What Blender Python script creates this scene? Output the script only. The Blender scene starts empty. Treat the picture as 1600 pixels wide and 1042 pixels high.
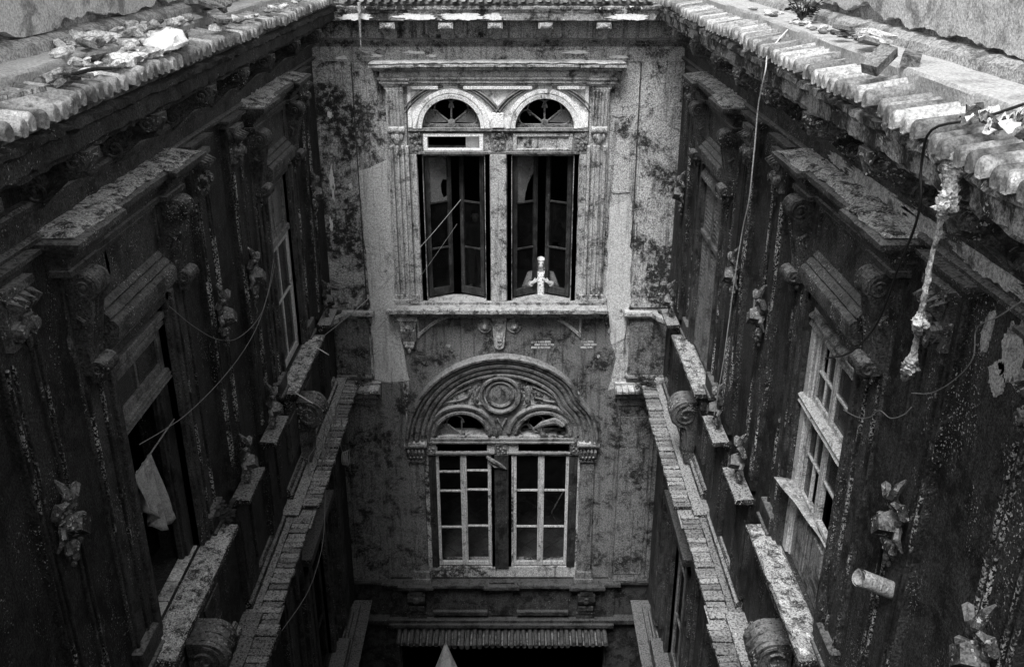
import bpy, bmesh, math, random
from mathutils import Vector, Matrix, noise as mnoise
R = math.radians
random.seed(7)
# ------------------------------------------------------------------ units
# the courtyard was measured in modules of 1.3 m; z = 0 of the modules is eye level, the court floor is 12 modules below it
U = 1.3; ZG = 12.0
D = 11.4; XL = -2.36; XR = 2.04         # back wall, left wall, right wall
def W(x, y, z): return Vector((x*U, y*U, (z+ZG)*U))
# ------------------------------------------------------------------ camera, world, sun, exposure
scn = bpy.context.scene
cam = bpy.data.cameras.new('camera'); camo = bpy.data.objects.new('camera', cam)
scn.collection.objects.link(camo); scn.camera = camo
cam.sensor_width = 36; cam.lens = 36*1460/1600; cam.clip_start = .05; cam.clip_end = 500
camo.location = W(0, 0, 0); camo.rotation_euler = (R(90-23.4), 0, 0)
SUN_EL = R(60); SUN_AZ = R(200)          # azimuth clockwise from +Y, where the light comes from
wd = bpy.data.worlds.new('World'); scn.world = wd; wd.use_nodes = True
wn = wd.node_tree.nodes; wl = wd.node_tree.links
bg = wn['Background']; sky = wn.new('ShaderNodeTexSky'); sky.sky_type = 'NISHITA'; sky.sun_disc = False
sky.sun_elevation = SUN_EL; sky.sun_rotation = SUN_AZ
bw = wn.new('ShaderNodeRGBToBW')         # black-and-white photograph: grey sky light
wl.new(sky.outputs[0], bw.inputs[0]); wl.new(bw.outputs[0], bg.inputs[0]); bg.inputs[1].default_value = .15
sl = bpy.data.lights.new('sun', 'SUN'); sl.energy = 1.5; sl.angle = R(22); sl.color = (1, 1, 1)
so = bpy.data.objects.new('sun', sl); scn.collection.objects.link(so)
sd = Vector((math.sin(SUN_AZ)*math.cos(SUN_EL), math.cos(SUN_AZ)*math.cos(SUN_EL), math.sin(SUN_EL)))
so.rotation_euler = sd.to_track_quat('Z', 'Y').to_euler(); so.location = (0, 0, 30)
vs = scn.view_settings; vs.view_transform = 'Standard'; vs.look = 'None'; vs.gamma = 1; vs.exposure = 1.45
scn.render.engine = 'CYCLES'
scn.cycles.max_bounces = 6; scn.cycles.transparent_max_bounces = 12
COL = scn.collection
# ------------------------------------------------------------------ materials
MATS = {}
class NT:
    def __init__(s, name):
        m = bpy.data.materials.new(name); m.use_nodes = True; s.m = m; s.t = m.node_tree; s.N = s.t.nodes
        s.b = s.N['Principled BSDF']; s.out = s.N['Material Output']; MATS[name] = m
        s.pos = s.n('ShaderNodeNewGeometry').outputs['Position']
    def n(s, ty, **k):
        x = s.N.new(ty)
        for a, v in k.items(): setattr(x, a, v)
        return x
    def put(s, sock, v):
        if hasattr(v, 'is_linked'): s.t.links.new(v, sock)
        else: sock.default_value = v
    def noise(s, scale, detail=6, rough=.6, vec=None, dist=0):
        x = s.n('ShaderNodeTexNoise'); s.put(x.inputs['Vector'], vec or s.pos)
        x.inputs['Scale'].default_value = scale; x.inputs['Detail'].default_value = detail
        x.inputs['Roughness'].default_value = rough; x.inputs['Distortion'].default_value = dist
        return x.outputs[0]
    def ramp(s, v, lo, hi, a=0., b=1.):
        x = s.n('ShaderNodeMapRange'); x.interpolation_type = 'SMOOTHSTEP'
        for i, q in enumerate((v, lo, hi, a, b)): s.put(x.inputs[i], q)
        return x.outputs[0]
    def math(s, op, a, b=0.):
        x = s.n('ShaderNodeMath', operation=op); s.put(x.inputs[0], a); s.put(x.inputs[1], b); return x.outputs[0]
    def mix(s, f, a, b):
        x = s.n('ShaderNodeMix'); x.data_type = 'FLOAT'
        s.put(x.inputs[0], f); s.put(x.inputs[2], a); s.put(x.inputs[3], b); return x.outputs[0]
    def scaled(s, v):
        x = s.n('ShaderNodeVectorMath', operation='MULTIPLY'); s.put(x.inputs[0], s.pos); x.inputs[1].default_value = v
        return x.outputs[0]
def aged(name, light, dark, blotch=(1.2, .42, .62), grain=(55, .55), streak=0., fleck=None, lit_dust=None, rough=.85, bump=.5, bscale=30, spec=.25, wood=False, crack=0., var=0., mottle=0.):
    """weathered grey surface: blotches of grime, grain, rain streaks, paint flecks, dusty top faces with light from above put into their colour"""
    t = NT(name)
    nb = t.noise(blotch[0], 8, .74, dist=.4)
    f = t.ramp(nb, blotch[1], blotch[2])
    if mottle: f = t.math('MULTIPLY', f, t.ramp(t.noise(mottle, 5, .7), .36, .54, .15, 1.))
    c = t.mix(f, light, dark)
    if streak:
        vec = t.scaled((9, 9, .55) if not wood else (14, 14, .35))
        st = t.ramp(t.noise(1.6, 6, .65, vec), .5, .68)
        c = t.mix(t.math('MULTIPLY', st, streak), c, dark)
        if wood:
            st2 = t.ramp(t.noise(6, 5, .7, vec), .52, .62); c = t.mix(t.math('MULTIPLY', st2, streak), c, dark*.6)
    g = t.noise(grain[0], 5, .75)
    gm = t.ramp(g, .33, .67, 1-grain[1], 1+grain[1])
    c = t.math('MULTIPLY', c, gm)
    if fleck:      # (scale, threshold, colour, mask scale, mask lo)
        fn = t.noise(fleck[0], 3, .6); fm = t.ramp(t.noise(fleck[3], 5, .7, t.scaled((1, 1, .45))), fleck[4], fleck[4]+.12)
        ff = t.math('MULTIPLY', t.ramp(fn, fleck[1], fleck[1]+.03), fm)
        c = t.mix(ff, c, fleck[2])
    if crack:
        v = t.n('ShaderNodeTexVoronoi', feature='DISTANCE_TO_EDGE'); v.inputs['Scale'].default_value = 1.7
        wv = t.n('ShaderNodeVectorMath', operation='ADD'); nz = t.n('ShaderNodeTexNoise'); nz.inputs['Scale'].default_value = 4
        t.put(nz.inputs['Vector'], t.pos); t.put(wv.inputs[0], t.pos); t.put(wv.inputs[1], nz.outputs['Color']); t.put(v.inputs['Vector'], wv.outputs[0])
        ck = t.math('MULTIPLY', t.ramp(v.outputs['Distance'], 0., .02, 1., 0.), t.ramp(t.noise(1.1, 3), .5, .6))
        c = t.mix(t.math('MULTIPLY', ck, crack), c, dark*.4)
    if lit_dust:       # (colour, amount) pale dirt on top faces, with light from above painted in
        nz = t.n('ShaderNodeSeparateXYZ'); t.put(nz.inputs[0], t.n('ShaderNodeNewGeometry').outputs['True Normal'])
        dn = t.ramp(t.noise(38, 4, .7), .34, .6)
        df = t.math('MULTIPLY', t.math('MULTIPLY', t.ramp(nz.outputs[2], .45, .8), dn), lit_dust[1])
        c = t.mix(df, c, lit_dust[0])
    if var: c = t.math('MULTIPLY', c, t.ramp(t.n('ShaderNodeObjectInfo').outputs['Random'], 0., 1., 1-var, 1+var))
    cc = t.n('ShaderNodeCombineColor')
    for i in range(3): t.put(cc.inputs[i], c)
    t.put(t.b.inputs['Base Color'], cc.outputs[0])
    t.b.inputs['Roughness'].default_value = rough; t.b.inputs['Specular IOR Level'].default_value = spec
    h = t.noise(bscale, 3, .7)
    if fleck: h = t.math('ADD', h, t.math('MULTIPLY', ff, .5))
    bp = t.n('ShaderNodeBump'); bp.inputs['Strength'].default_value = bump; bp.inputs['Distance'].default_value = .02
    t.put(bp.inputs['Height'], h); t.put(t.b.inputs['Normal'], bp.outputs[0])
    return t.m
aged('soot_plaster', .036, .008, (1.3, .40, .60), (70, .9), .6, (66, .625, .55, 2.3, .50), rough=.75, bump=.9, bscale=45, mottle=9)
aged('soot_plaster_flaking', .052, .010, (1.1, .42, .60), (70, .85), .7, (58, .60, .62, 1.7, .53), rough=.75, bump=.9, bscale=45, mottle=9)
aged('soot_trim', .065, .012, (3, .42, .62), (64, .85), .3, (60, .60, .5, 4, .50), lit_dust=(.34, .55), rough=.7, bump=.8, bscale=50, mottle=16)
aged('chipped_trim', .045, .012, (2.5, .4, .62), (60, .8), .3, (60, .51, .62, 2.6, .50), rough=.7, bump=.9, bscale=50)
aged('soot_ledge', .05, .012, (4, .42, .58), (60, .9), 0, (64, .57, .75, 7, .42), lit_dust=(.46, .85), rough=.8, bump=1., bscale=40, var=.35)
aged('shaded_stone', .055, .010, (4.5, .43, .61), (60, .85), .35, (34, .65, .35, 3, .5), lit_dust=(.14, .5), rough=.8, bump=.7, bscale=45)  # darker back_low_trim copy, shade at the foot of the court put in
aged('lime_crust', .58, .06, (9, .45, .60), (64, .9), 0, (64, .58, .8, 7, .42), rough=.85, bump=1., bscale=40)
aged('moulding_stone', .075, .02, (5, .44, .62), (60, .8), 0, (60, .60, .6, 5, .50), lit_dust=(.22, .5), rough=.75, bump=.6, bscale=50)
aged('ornament_stone', .11, .02, (4, .42, .62), (60, .7), 0, (34, .585, .6, 4, .45), lit_dust=(.4, .55), rough=.75, bump=.7, bscale=50)
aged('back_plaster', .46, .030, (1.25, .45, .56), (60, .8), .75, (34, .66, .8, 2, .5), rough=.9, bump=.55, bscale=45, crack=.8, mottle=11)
aged('back_pale_plaster', .58, .10, (1.7, .55, .72), (60, .5), .45, (34, .67, .85, 2, .5), rough=.9, bump=.5, bscale=45, crack=.9, mottle=11)
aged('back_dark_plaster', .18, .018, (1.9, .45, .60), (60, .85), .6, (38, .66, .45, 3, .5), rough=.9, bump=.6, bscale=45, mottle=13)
aged('back_trim', .44, .05, (4.5, .46, .62), (60, .75), .5, (34, .64, .85, 3, .5), lit_dust=(.65, .6), rough=.8, bump=.5, bscale=50, mottle=20)
aged('back_white_trim', .88, .16, (5, .52, .66), (60, .45), .35, (34, .63, .9, 3, .45), rough=.8, bump=.5, bscale=50)
aged('back_low_trim', .20, .022, (4.5, .43, .61), (60, .85), .35, (34, .65, .6, 3, .5), lit_dust=(.5, .5), rough=.8, bump=.7, bscale=45, mottle=18)
aged('sill_stone', .50, .10, (7, .46, .60), (55, .75), 0, (34, .6, .8, 4, .4), lit_dust=(.72, .5), rough=.85, bump=1., bscale=35, var=.25)
aged('fascia_paint', .32, .03, (2.8, .42, .56), (55, .7), .2, (20, .58, .85, 1.6, .5), rough=.8, bump=.6)
aged('grey_limewash', .17, .03, (5, .45, .62), (55, .7), 0, rough=.9, bump=.8)
aged('peeling_limewash', .42, .10, (5, .46, .64), (55, .6), 0, rough=.85, bump=.6)
aged('roof_tile_clay', .30, .12, (8, .45, .66), (60, .4), 0, (34, .64, .5, 3, .45), rough=.85, bump=.35, bscale=40, var=.5)
aged('roof_concrete', .42, .24, (4, .48, .68), (60, .35), 0, rough=.9, bump=.5, bscale=45)
aged('parapet_plaster', .52, .20, (2.6, .46, .62), (60, .4), .1, rough=.9, bump=.6, bscale=25, crack=.8)
aged('parapet_render', .34, .13, (4, .44, .62), (55, .55), 0, rough=.95, bump=.9, bscale=35)
aged('rubble', .62, .18, (7, .46, .64), (50, .5), 0, rough=.9, bump=.8)
aged('dark_rubble', .20, .05, (7, .44, .62), (50, .5), 0, rough=.9, bump=.8)
aged('white_plastic', .85, .6, (9, .5, .7), (40, .15), 0, rough=.45, bump=.3)
aged('dirty_rag', .55, .12, (9, .47, .62), (60, .5), 0, rough=.9, bump=.8)
aged('grey_cloth', .40, .22, (8, .45, .65), (80, .3), 0, rough=.95, bump=.4, bscale=60)
aged('painted_wood', .56, .08, (6, .54, .68), (60, .5), .6, rough=.7, bump=.5, wood=True)
aged('dull_painted_wood', .24, .04, (5, .46, .64), (60, .6), .8, rough=.7, bump=.5, wood=True)
aged('dark_wood', .050, .012, (4, .42, .62), (60, .6), .8, (34, .66, .3, 3, .5), rough=.6, bump=.5, wood=True)
aged('shutter_wood', .17, .05, (4, .46, .64), (60, .6), .5, rough=.7, bump=.4, wood=True)
aged('sheet_metal', .45, .12, (6, .5, .66), (60, .5), .3, (24, .6, .8, 4, .4), rough=.6, bump=.5)
aged('old_board', .28, .05, (4, .45, .62), (60, .5), .9, rough=.85, bump=.6, wood=True)
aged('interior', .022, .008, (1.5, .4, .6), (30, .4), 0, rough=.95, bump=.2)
aged('interior_floor', .05, .025, (2, .4, .6), (40, .4), 0, rough=.7, bump=.2)
aged('floor_tile', .09, .05, (2, .4, .6), (40, .4), 0, rough=.6, bump=.2)
aged('court_floor', .03, .012, (2, .4, .6), (40, .5), 0, rough=.95, bump=.5)
aged('rope_white', .75, .35, (12, .5, .7), (60, .3), 0, rough=.8, bump=.4)
aged('wire_grey', .22, .09, (12, .5, .7), (60, .3), 0, rough=.6, bump=.2)
aged('wire_black', .02, .01, (12, .5, .7), (60, .3), 0, rough=.5, bump=.2)
aged('leaf', .06, .02, (12, .5, .7), (60, .3), 0, rough=.7, bump=.2)
aged('skin', .62, .54, (12, .45, .7), (60, .06), 0, rough=.6, bump=.05)
aged('robe_grey', .34, .16, (14, .45, .7), (90, .4), 0, rough=.95, bump=.4, bscale=70)
aged('scarf_white', .85, .65, (14, .55, .8), (90, .15), 0, rough=.9, bump=.3, bscale=70)
aged('print_white', .80, .10, (30, .53, .58), (90, .2), 0, rough=.9, bump=.2, bscale=70)
aged('dark_cloth', .05, .03, (14, .45, .7), (90, .3), 0, rough=.95, bump=.3, bscale=70)
aged('denim', .16, .08, (14, .45, .7), (90, .3), 0, rough=.95, bump=.3, bscale=70)
aged('hair_black', .012, .008, (14, .45, .7), (90, .3), 0, rough=.6, bump=.3, bscale=70)
def glass(name, body, fac, dirt):
    t = NT(name)
    tr = t.n('ShaderNodeBsdfTransparent'); tr.inputs[0].default_value = (.9, .9, .9, 1)
    t.b.inputs['Base Color'].default_value = (body, body, body, 1); t.b.inputs['Roughness'].default_value = .25
    mx = t.n('ShaderNodeMixShader'); dn = t.ramp(t.noise(7, 7, .7), .4, .7, fac, fac+dirt); t.put(mx.inputs[0], dn)
    t.t.links.new(tr.outputs[0], mx.inputs[1]); t.t.links.new(t.b.outputs[0], mx.inputs[2])
    t.t.links.new(mx.outputs[0], t.out.inputs[0])
glass('window_glass', .03, .05, .10); glass('dusty_glass', .16, .55, .35); glass('dim_glass', .05, .3, .3)
# ------------------------------------------------------------------ mesh builder
def FB(s, o, z): return (s, D-o, z)
def FL(s, o, z): return (XL+o, s, z)
def FR(s, o, z): return (XR-o, s, z)
def F0(s, o, z): return (s, o, z)
WP = {}
def link(o, parent=None, loc=None):
    loc = Vector(loc) if loc is not None else Vector((0, 0, 0))
    COL.objects.link(o); o.parent = parent
    o.location = loc-(WP[parent] if parent else Vector((0, 0, 0))); WP[o] = loc
    return o
def tag(o, label=None, cat=None, group=None, kind=None):
    for k, v in (('label', label), ('category', cat), ('group', group), ('kind', kind)):
        if v: o[k] = v
    return o
def thing(name, loc, label, cat, group=None):
    o = bpy.data.objects.new(name, None); o.empty_display_size = .2
    return tag(link(o, None, loc), label, cat, group)
class MB:
    def __init__(s, fr=F0): s.fr = fr; s.v = []; s.f = []
    def add(s, vs_, fs):
        b = len(s.v); s.v += [tuple(p) for p in vs_]; s.f += [tuple(i+b for i in q) for q in fs]; return s
    def box(s, s0, s1, o0, o1, z0, z1):
        return s.add([(a, b, c) for a in (s0, s1) for b in (o0, o1) for c in (z0, z1)],
                     [(0, 1, 3, 2), (4, 6, 7, 5), (0, 4, 5, 1), (2, 3, 7, 6), (0, 2, 6, 4), (1, 5, 7, 3)])
    def grid(s, rows, close=False, capa=False, capb=False):
        n = len(rows[0]); b = len(s.v); s.v += [tuple(p) for r in rows for p in r]
        m = n if close else n-1
        for i in range(len(rows)-1):
            for j in range(m):
                s.f.append((b+i*n+j, b+i*n+(j+1) % n, b+(i+1)*n+(j+1) % n, b+(i+1)*n+j))
        if capa: s.f.append(tuple(b+j for j in range(n)))
        if capb: s.f.append(tuple(b+(len(rows)-1)*n+j for j in range(n))[::-1])
        return s
    def sweep(s, path, prof, jit=0., sub=0., seed=0):
        """closed profile [(d, z)] swept along a path [(s, o)] with mitres; d is measured out of the path"""
        P = [Vector(p) for p in path]
        if sub:
            Q = [P[0]]
            for a, b in zip(P, P[1:]):
                k = max(1, int((b-a).length/sub)); Q += [a.lerp(b, i/k) for i in range(1, k+1)]
            P = Q
        T = [(b-a).normalized() for a, b in zip(P, P[1:])]
        rows = []
        for i, p in enumerate(P):
            a = T[max(0, i-1)]; b = T[min(i, len(T)-1)]
            n1 = Vector((-a.y, a.x)); n2 = Vector((-b.y, b.x)); m = (n1+n2)/(1+n1.dot(n2))
            row = []
            for k, (d, z) in enumerate(prof):
                jj = 0 if not jit or d < .005 else jit*mnoise.noise((p.x*19+seed, k*7.3+p.y*13, seed+.5))
                jz = 0 if not jit else jit*.8*mnoise.noise((p.x*23+seed, k*5.1+9, seed+3.5+p.y*11))
                q = p+m*(d+jj); row.append((q.x, q.y, z+jz))
            rows.append(row)
        return s.grid(rows, True, True, True)
    def ring(s, cs, cz, prof, a0, a1, n=32, close=True, wob=None):
        rows = []
        for i in range(n+1):
            a = R(a0+(a1-a0)*i/n)
            row = []
            for r, o in prof:
                rr = r*(wob(math.degrees(a), r) if wob else 1)
                row.append((cs+rr*math.cos(a), o, cz+rr*math.sin(a)))
            rows.append(row)
        full = abs(a1-a0) >= 360
        return s.grid(rows, close, not full, not full)
    def tube(s, pts, r, n=6, cap=True):
        P = [Vector(p) for p in pts]; k = len(P); rs = r if isinstance(r, (list, tuple)) else [r]*k
        up = None; rows = []
        for i in range(k):
            t = (P[min(i+1, k-1)]-P[max(i-1, 0)]).normalized()
            if up is None: up = t.orthogonal().normalized()
            up = (up-t*up.dot(t)); up = up.normalized() if up.length > 1e-6 else t.orthogonal().normalized()
            w = t.cross(up)
            rows.append([P[i]+(up*math.cos(2*math.pi*j/n)+w*math.sin(2*math.pi*j/n))*rs[i] for j in range(n)])
        return s.grid(rows, True, cap, cap)
    def lathe(s, c, prof, axis='o', n=16):
        """profile [(r, h)] turned about an axis through c"""
        rows = []
        for r, h in prof:
            row = []
            for j in range(n):
                a = 2*math.pi*j/n; u, w = r*math.cos(a), r*math.sin(a)
                row.append({'o': (c[0]+u, c[1]+h, c[2]+w), 'z': (c[0]+u, c[1]+w, c[2]+h), 's': (c[0]+h, c[1]+u, c[2]+w)}[axis])
            rows.append(row)
        return s.grid(rows, True, True, True)
    def prism(s, poly, o0, o1):
        """outline [(s, z)] between two depths"""
        n = len(poly); b = len(s.v)
        s.v += [(p[0], o0, p[1]) for p in poly]+[(p[0], o1, p[1]) for p in poly]
        s.f.append(tuple(b+i for i in range(n))[::-1]); s.f.append(tuple(b+n+i for i in range(n)))
        s.f += [(b+i, b+(i+1) % n, b+n+(i+1) % n, b+n+i) for i in range(n)]
        return s
    def sprism(s, poly, s0, s1):
        """outline [(o, z)] between two s"""
        n = len(poly); b = len(s.v)
        s.v += [(s0, p[0], p[1]) for p in poly]+[(s1, p[0], p[1]) for p in poly]
        s.f.append(tuple(b+i for i in range(n))[::-1]); s.f.append(tuple(b+n+i for i in range(n)))
        s.f += [(b+i, b+(i+1) % n, b+n+(i+1) % n, b+n+i) for i in range(n)]
        return s
    def ball(s, c, r, n=8, m=5):
        if not isinstance(r, tuple): r = (r, r, r)
        rows = []
        for i in range(m+1):
            a = math.pi*i/m; k = max(math.sin(a), .02)
            rows.append([(c[0]+r[0]*k*math.cos(2*math.pi*j/n), c[1]+r[1]*k*math.sin(2*math.pi*j/n), c[2]+r[2]*math.cos(a)) for j in range(n)])
        return s.grid(rows, True, True, True)
    def jitter(s, a, f=3.):
        s.v = [tuple(p[i]+a*mnoise.noise((p[0]*f+i*17.1, p[1]*f+3.3, p[2]*f+i*5.7)) for i in range(3)) for p in s.v]; return s
    def mesh(s, name, mat, bev=0., smooth=35, at=None, metres=False):
        me = bpy.data.meshes.new(name)
        if metres: vs_ = [Vector(p) for p in s.v]
        elif at is None: vs_ = [W(*s.fr(*p)) for p in s.v]
        else:
            o = Vector(s.fr(0, 0, 0)); vs_ = [(Vector(s.fr(*p))-o)*U for p in s.v]
        bm = bmesh.new(); bv = [bm.verts.new(p) for p in vs_]
        for q in s.f:
            try: bm.faces.new([bv[i] for i in dict.fromkeys(q)])
            except ValueError: pass
        bmesh.ops.recalc_face_normals(bm, faces=bm.faces)
        if bev: bmesh.ops.bevel(bm, geom=[e for e in bm.edges if e.is_manifold and e.calc_face_angle(0) > .7], offset=bev*U, segments=1, affect='EDGES', clamp_overlap=True)
        bm.to_mesh(me); bm.free()
        me.materials.append(MATS[mat])
        if smooth: me.shade_smooth(); me.set_sharp_from_angle(angle=R(smooth))
        return me
    def obj(s, name, mat, parent=None, bev=0., smooth=35):
        """one mesh object; its origin sits at the middle of its underside"""
        me = s.mesh(name, mat, bev, smooth)
        xs = [v.co for v in me.vertices]
        c = Vector([(min(p[i] for p in xs)+max(p[i] for p in xs))/2 for i in range(3)]); c.z = min(p.z for p in xs)
        me.transform(Matrix.Translation(-c))
        return link(bpy.data.objects.new(name, me), parent, c)
CACHE = {}
def place(name, build, mat, fr, s, o, z, parent, bev=0., smooth=35):
    """alike pieces share one mesh per wall"""
    k = (name, build.__name__, fr.__name__, mat)
    if k not in CACHE:
        mb = MB(fr); build(mb); CACHE[k] = mb.mesh(name, mat, bev, smooth, at=1)
    return link(bpy.data.objects.new(name, CACHE[k]), parent, W(*fr(s, o, z)))
def wall_cells(mb, s0, s1, z0, z1, holes, th=.3):
    """wall slab with rectangular openings"""
    S = sorted({s0, s1, *[h[0] for h in holes], *[h[1] for h in holes]}); Z = sorted({z0, z1, *[h[2] for h in holes], *[h[3] for h in holes]})
    solid = lambda i, j: 0 <= i < len(S)-1 and 0 <= j < len(Z)-1 and not any(h[0] < (S[i]+S[i+1])/2 < h[1] and h[2] < (Z[j]+Z[j+1])/2 < h[3] for h in holes)
    ix = {}
    def V(i, j, k):
        if (i, j, k) not in ix: ix[(i, j, k)] = len(mb.v); mb.v.append((S[i], -th*k, Z[j]))
        return ix[(i, j, k)]
    for i in range(len(S)-1):
        for j in range(len(Z)-1):
            if not solid(i, j): continue
            mb.f.append((V(i, j, 0), V(i+1, j, 0), V(i+1, j+1, 0), V(i, j+1, 0)))
            mb.f.append((V(i, j, 1), V(i, j+1, 1), V(i+1, j+1, 1), V(i+1, j, 1)))
            for di, dj, a, b in ((-1, 0, (i, j), (i, j+1)), (1, 0, (i+1, j), (i+1, j+1)), (0, -1, (i, j), (i+1, j)), (0, 1, (i, j+1), (i+1, j+1))):
                if not solid(i+di, j+dj): mb.f.append((V(*a, 0), V(*b, 0), V(*b, 1), V(*a, 1)))
    return mb
def blob(cs, cz, rs, rz, n=26, rough=.35, seed=0.):
    out = []; n = n*2
    for i in range(n):
        a = 2*math.pi*i/n; k = 1+rough*mnoise.noise((math.cos(a)*1.7+seed, math.sin(a)*1.7, seed*1.3))+rough*.6*mnoise.noise((math.cos(a)*6+seed, math.sin(a)*6, seed))+rough*.5*mnoise.noise((math.cos(a)*15+seed, math.sin(a)*15, seed))
        out.append((cs+rs*k*math.cos(a), cz+rz*k*math.sin(a)))
    return out
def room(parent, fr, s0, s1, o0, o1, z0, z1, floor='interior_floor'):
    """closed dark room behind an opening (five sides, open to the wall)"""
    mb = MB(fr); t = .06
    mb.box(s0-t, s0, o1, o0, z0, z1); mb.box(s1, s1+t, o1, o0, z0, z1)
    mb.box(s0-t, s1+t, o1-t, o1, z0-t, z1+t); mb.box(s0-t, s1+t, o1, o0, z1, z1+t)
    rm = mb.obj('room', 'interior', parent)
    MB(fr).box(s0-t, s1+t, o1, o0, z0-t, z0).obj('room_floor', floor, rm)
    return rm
# ------------------------------------------------------------------ ornaments (built once, then copied)
def console(mb, w=.17, h=.6, p=.17):
    r1, r2 = .072, .045
    c1 = (p-r1, -r1-.01); pts = [(0., -.005), (c1[0], -.005)]
    for i in range(9): a = R(90-i*160/8); pts.append((c1[0]+r1*math.cos(a), c1[1]+r1*math.sin(a)))
    c2 = (.085, -h+r2)
    for t in (.2, .45, .7, .9):
        pts.append((p*.74*(1-t)+.052*t+.0*t, (-2*r1-.0)*(1-t)+(-h+2*r2+.02)*t))
    for i in range(9): a = R(120-i*230/8); pts.append((c2[0]+r2*math.cos(a)*1.15, c2[1]+r2*math.sin(a)))
    pts.append((0., -h+.01))
    cols = [-.5, -.5, -.42, -.34, -.26, -.2, -.1, 0, .1, .2, .26, .34, .42, .5, .5]
    off = [0, 0, 1, 1, 0, -.4, .3, .7, .3, -.4, 0, 1, 1, 0, 0]
    rows = []
    for i, (o, z) in enumerate(pts):
        a = pts[max(0, i-1)]; b = pts[min(len(pts)-1, i+1)]; dx, dz = b[0]-a[0], b[1]-a[1]; L = math.hypot(dx, dz) or 1
        n = (-dz/L, dx/L); k = .011 if 1 < i < len(pts)-1 else 0
        rows.append([(c*w, o+n[0]*k*f, z+n[1]*k*f) for c, f in zip(cols, off)])
    mb.grid(rows)
    for sg in (-.5, .5):
        b = len(mb.v); mb.v += [(sg*w, o, z) for o, z in pts]; mb.f.append(tuple(range(b, b+len(pts))))
        sp = []
        for i in range(26):
            a = R(100-i*26); r = .062*(1-i/27.); sp.append((sg*w*1.02, c1[0]+r*math.cos(a), c1[1]+r*math.sin(a)))
        mb.tube(sp, .0085, 5); mb.ball((sg*w*1.03, c1[0], c1[1]), .016)
        sp = [(sg*w*1.02, c2[0]+.04*(1-i/16)*math.cos(R(60-i*30)), c2[1]+.04*(1-i/16)*math.sin(R(60-i*30))) for i in range(15)]
        mb.tube(sp, .008, 5)
        mb.tube([(sg*w*1.01, .03, -.24), (sg*w*1.03, .07, -.27), (sg*w*1.03, .05, -.32), (sg*w*1.01, .02, -.36)], [.008, .016, .014, .004], 5)
    mb.ball((0, .06, -h-.03), (.05, .03, .06)); mb.ball((-.05, .045, -h-.02), (.025, .02, .04)); mb.ball((.05, .045, -h-.02), (.025, .02, .04))
def ribbon_ornament(mb):
    mb.add([(0, .03, -.11), (.085, .03, -.01), (0, .03, .09), (-.085, .03, -.01), (.0, .15, -.07), (.055, .14, -.005), (0, .13, .05), (-.055, .14, -.005)],
           [(0, 1, 5, 4), (1, 2, 6, 5), (2, 3, 7, 6), (3, 0, 4, 7), (4, 5, 6, 7), (0, 3, 2, 1)])
    for sg in (-1, 1):
        mb.tube([(0, .04, .07), (sg*.05, .08, .13), (sg*.10, .07, .15), (sg*.11, .05, .10), (sg*.06, .05, .07), (0, .05, .06)], [.014, .024, .028, .026, .02, .012], 6)
        mb.tube([(sg*.05, .04, .0), (sg*.11, .07, -.03), (sg*.14, .04, -.09)], [.018, .022, .006], 6)
        mb.tube([(sg*.03, .03, -.1), (sg*.06, .05, -.15), (sg*.04, .03, -.21)], [.016, .022, .005], 6)
        mb.ball((sg*.07, .05, .05), .026)
    mb.tube([(0, .03, .08), (0, .08, .15), (0, .05, .21), (0, .02, .25)], [.02, .03, .022, .006], 6)
    mb.ball((0, .05, -.15), (.035, .03, .04)); mb.ball((0, .045, -.21), (.024, .024, .03)); mb.ball((0, .03, -.26), .016)
def leaf_capital(mb):
    mb.box(-.13, .13, 0, .07, -.04, 0.); mb.box(-.115, .115, 0, .04, -.30, -.04)
    for i in range(4):
        x = -.09+.06*i
        mb.add([(x-.026, .045, -.05), (x+.026, .045, -.05), (x, .06, -.16), (x, .12, -.085), (x, .03, -.05)], [(0, 1, 3), (0, 3, 2), (1, 2, 3), (0, 2, 4), (1, 4, 2)])
    for x in (-.06, .06):
        mb.lathe((x, .04, -.22), [(.052, 0), (.05, .025), (.035, .02), (.03, .045), (.005, .05)], 'o', 10)
    mb.ball((0, .06, -.20), (.03, .03, .05)); mb.ball((0, .055, -.29), (.022, .02, .035))
def pedestal_shelf(mb):
    mb.sprism([(0, -.04), (.14, -.04), (.15, -.03), (.15, 0), (0, .012)], -.26, .26)
    mb.sprism([(0, -.10), (.07, -.07), (.1, -.04), (0, -.04)], -.22, .22)
def eave_scroll(mb):
    pts = [(.36, 0.), (.36, -.05), (.33, -.09), (.27, -.10), (.2, -.11), (.13, -.16), (.10, -.23), (.05, -.28), (0, -.29), (0, 0)]
    mb.sprism(pts, -.07, .07)
    for sg in (-.075, .075):
        mb.tube([(sg, .29+.05*(1-i/18)*math.cos(R(i*32)), -.055+.05*(1-i/18)*math.sin(R(i*32))) for i in range(17)], .009, 5)
        mb.tube([(sg, .085+.07*(1-i/18)*math.cos(R(90+i*32)), -.19+.07*(1-i/18)*math.sin(R(90+i*32))) for i in range(17)], .011, 5)
    mb.tube([(0, .36, -.02), (0, .32, -.10), (0, .2, -.125), (0, .11, -.2), (0, .05, -.29)], [.02, .035, .035, .035, .01], 6)
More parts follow.
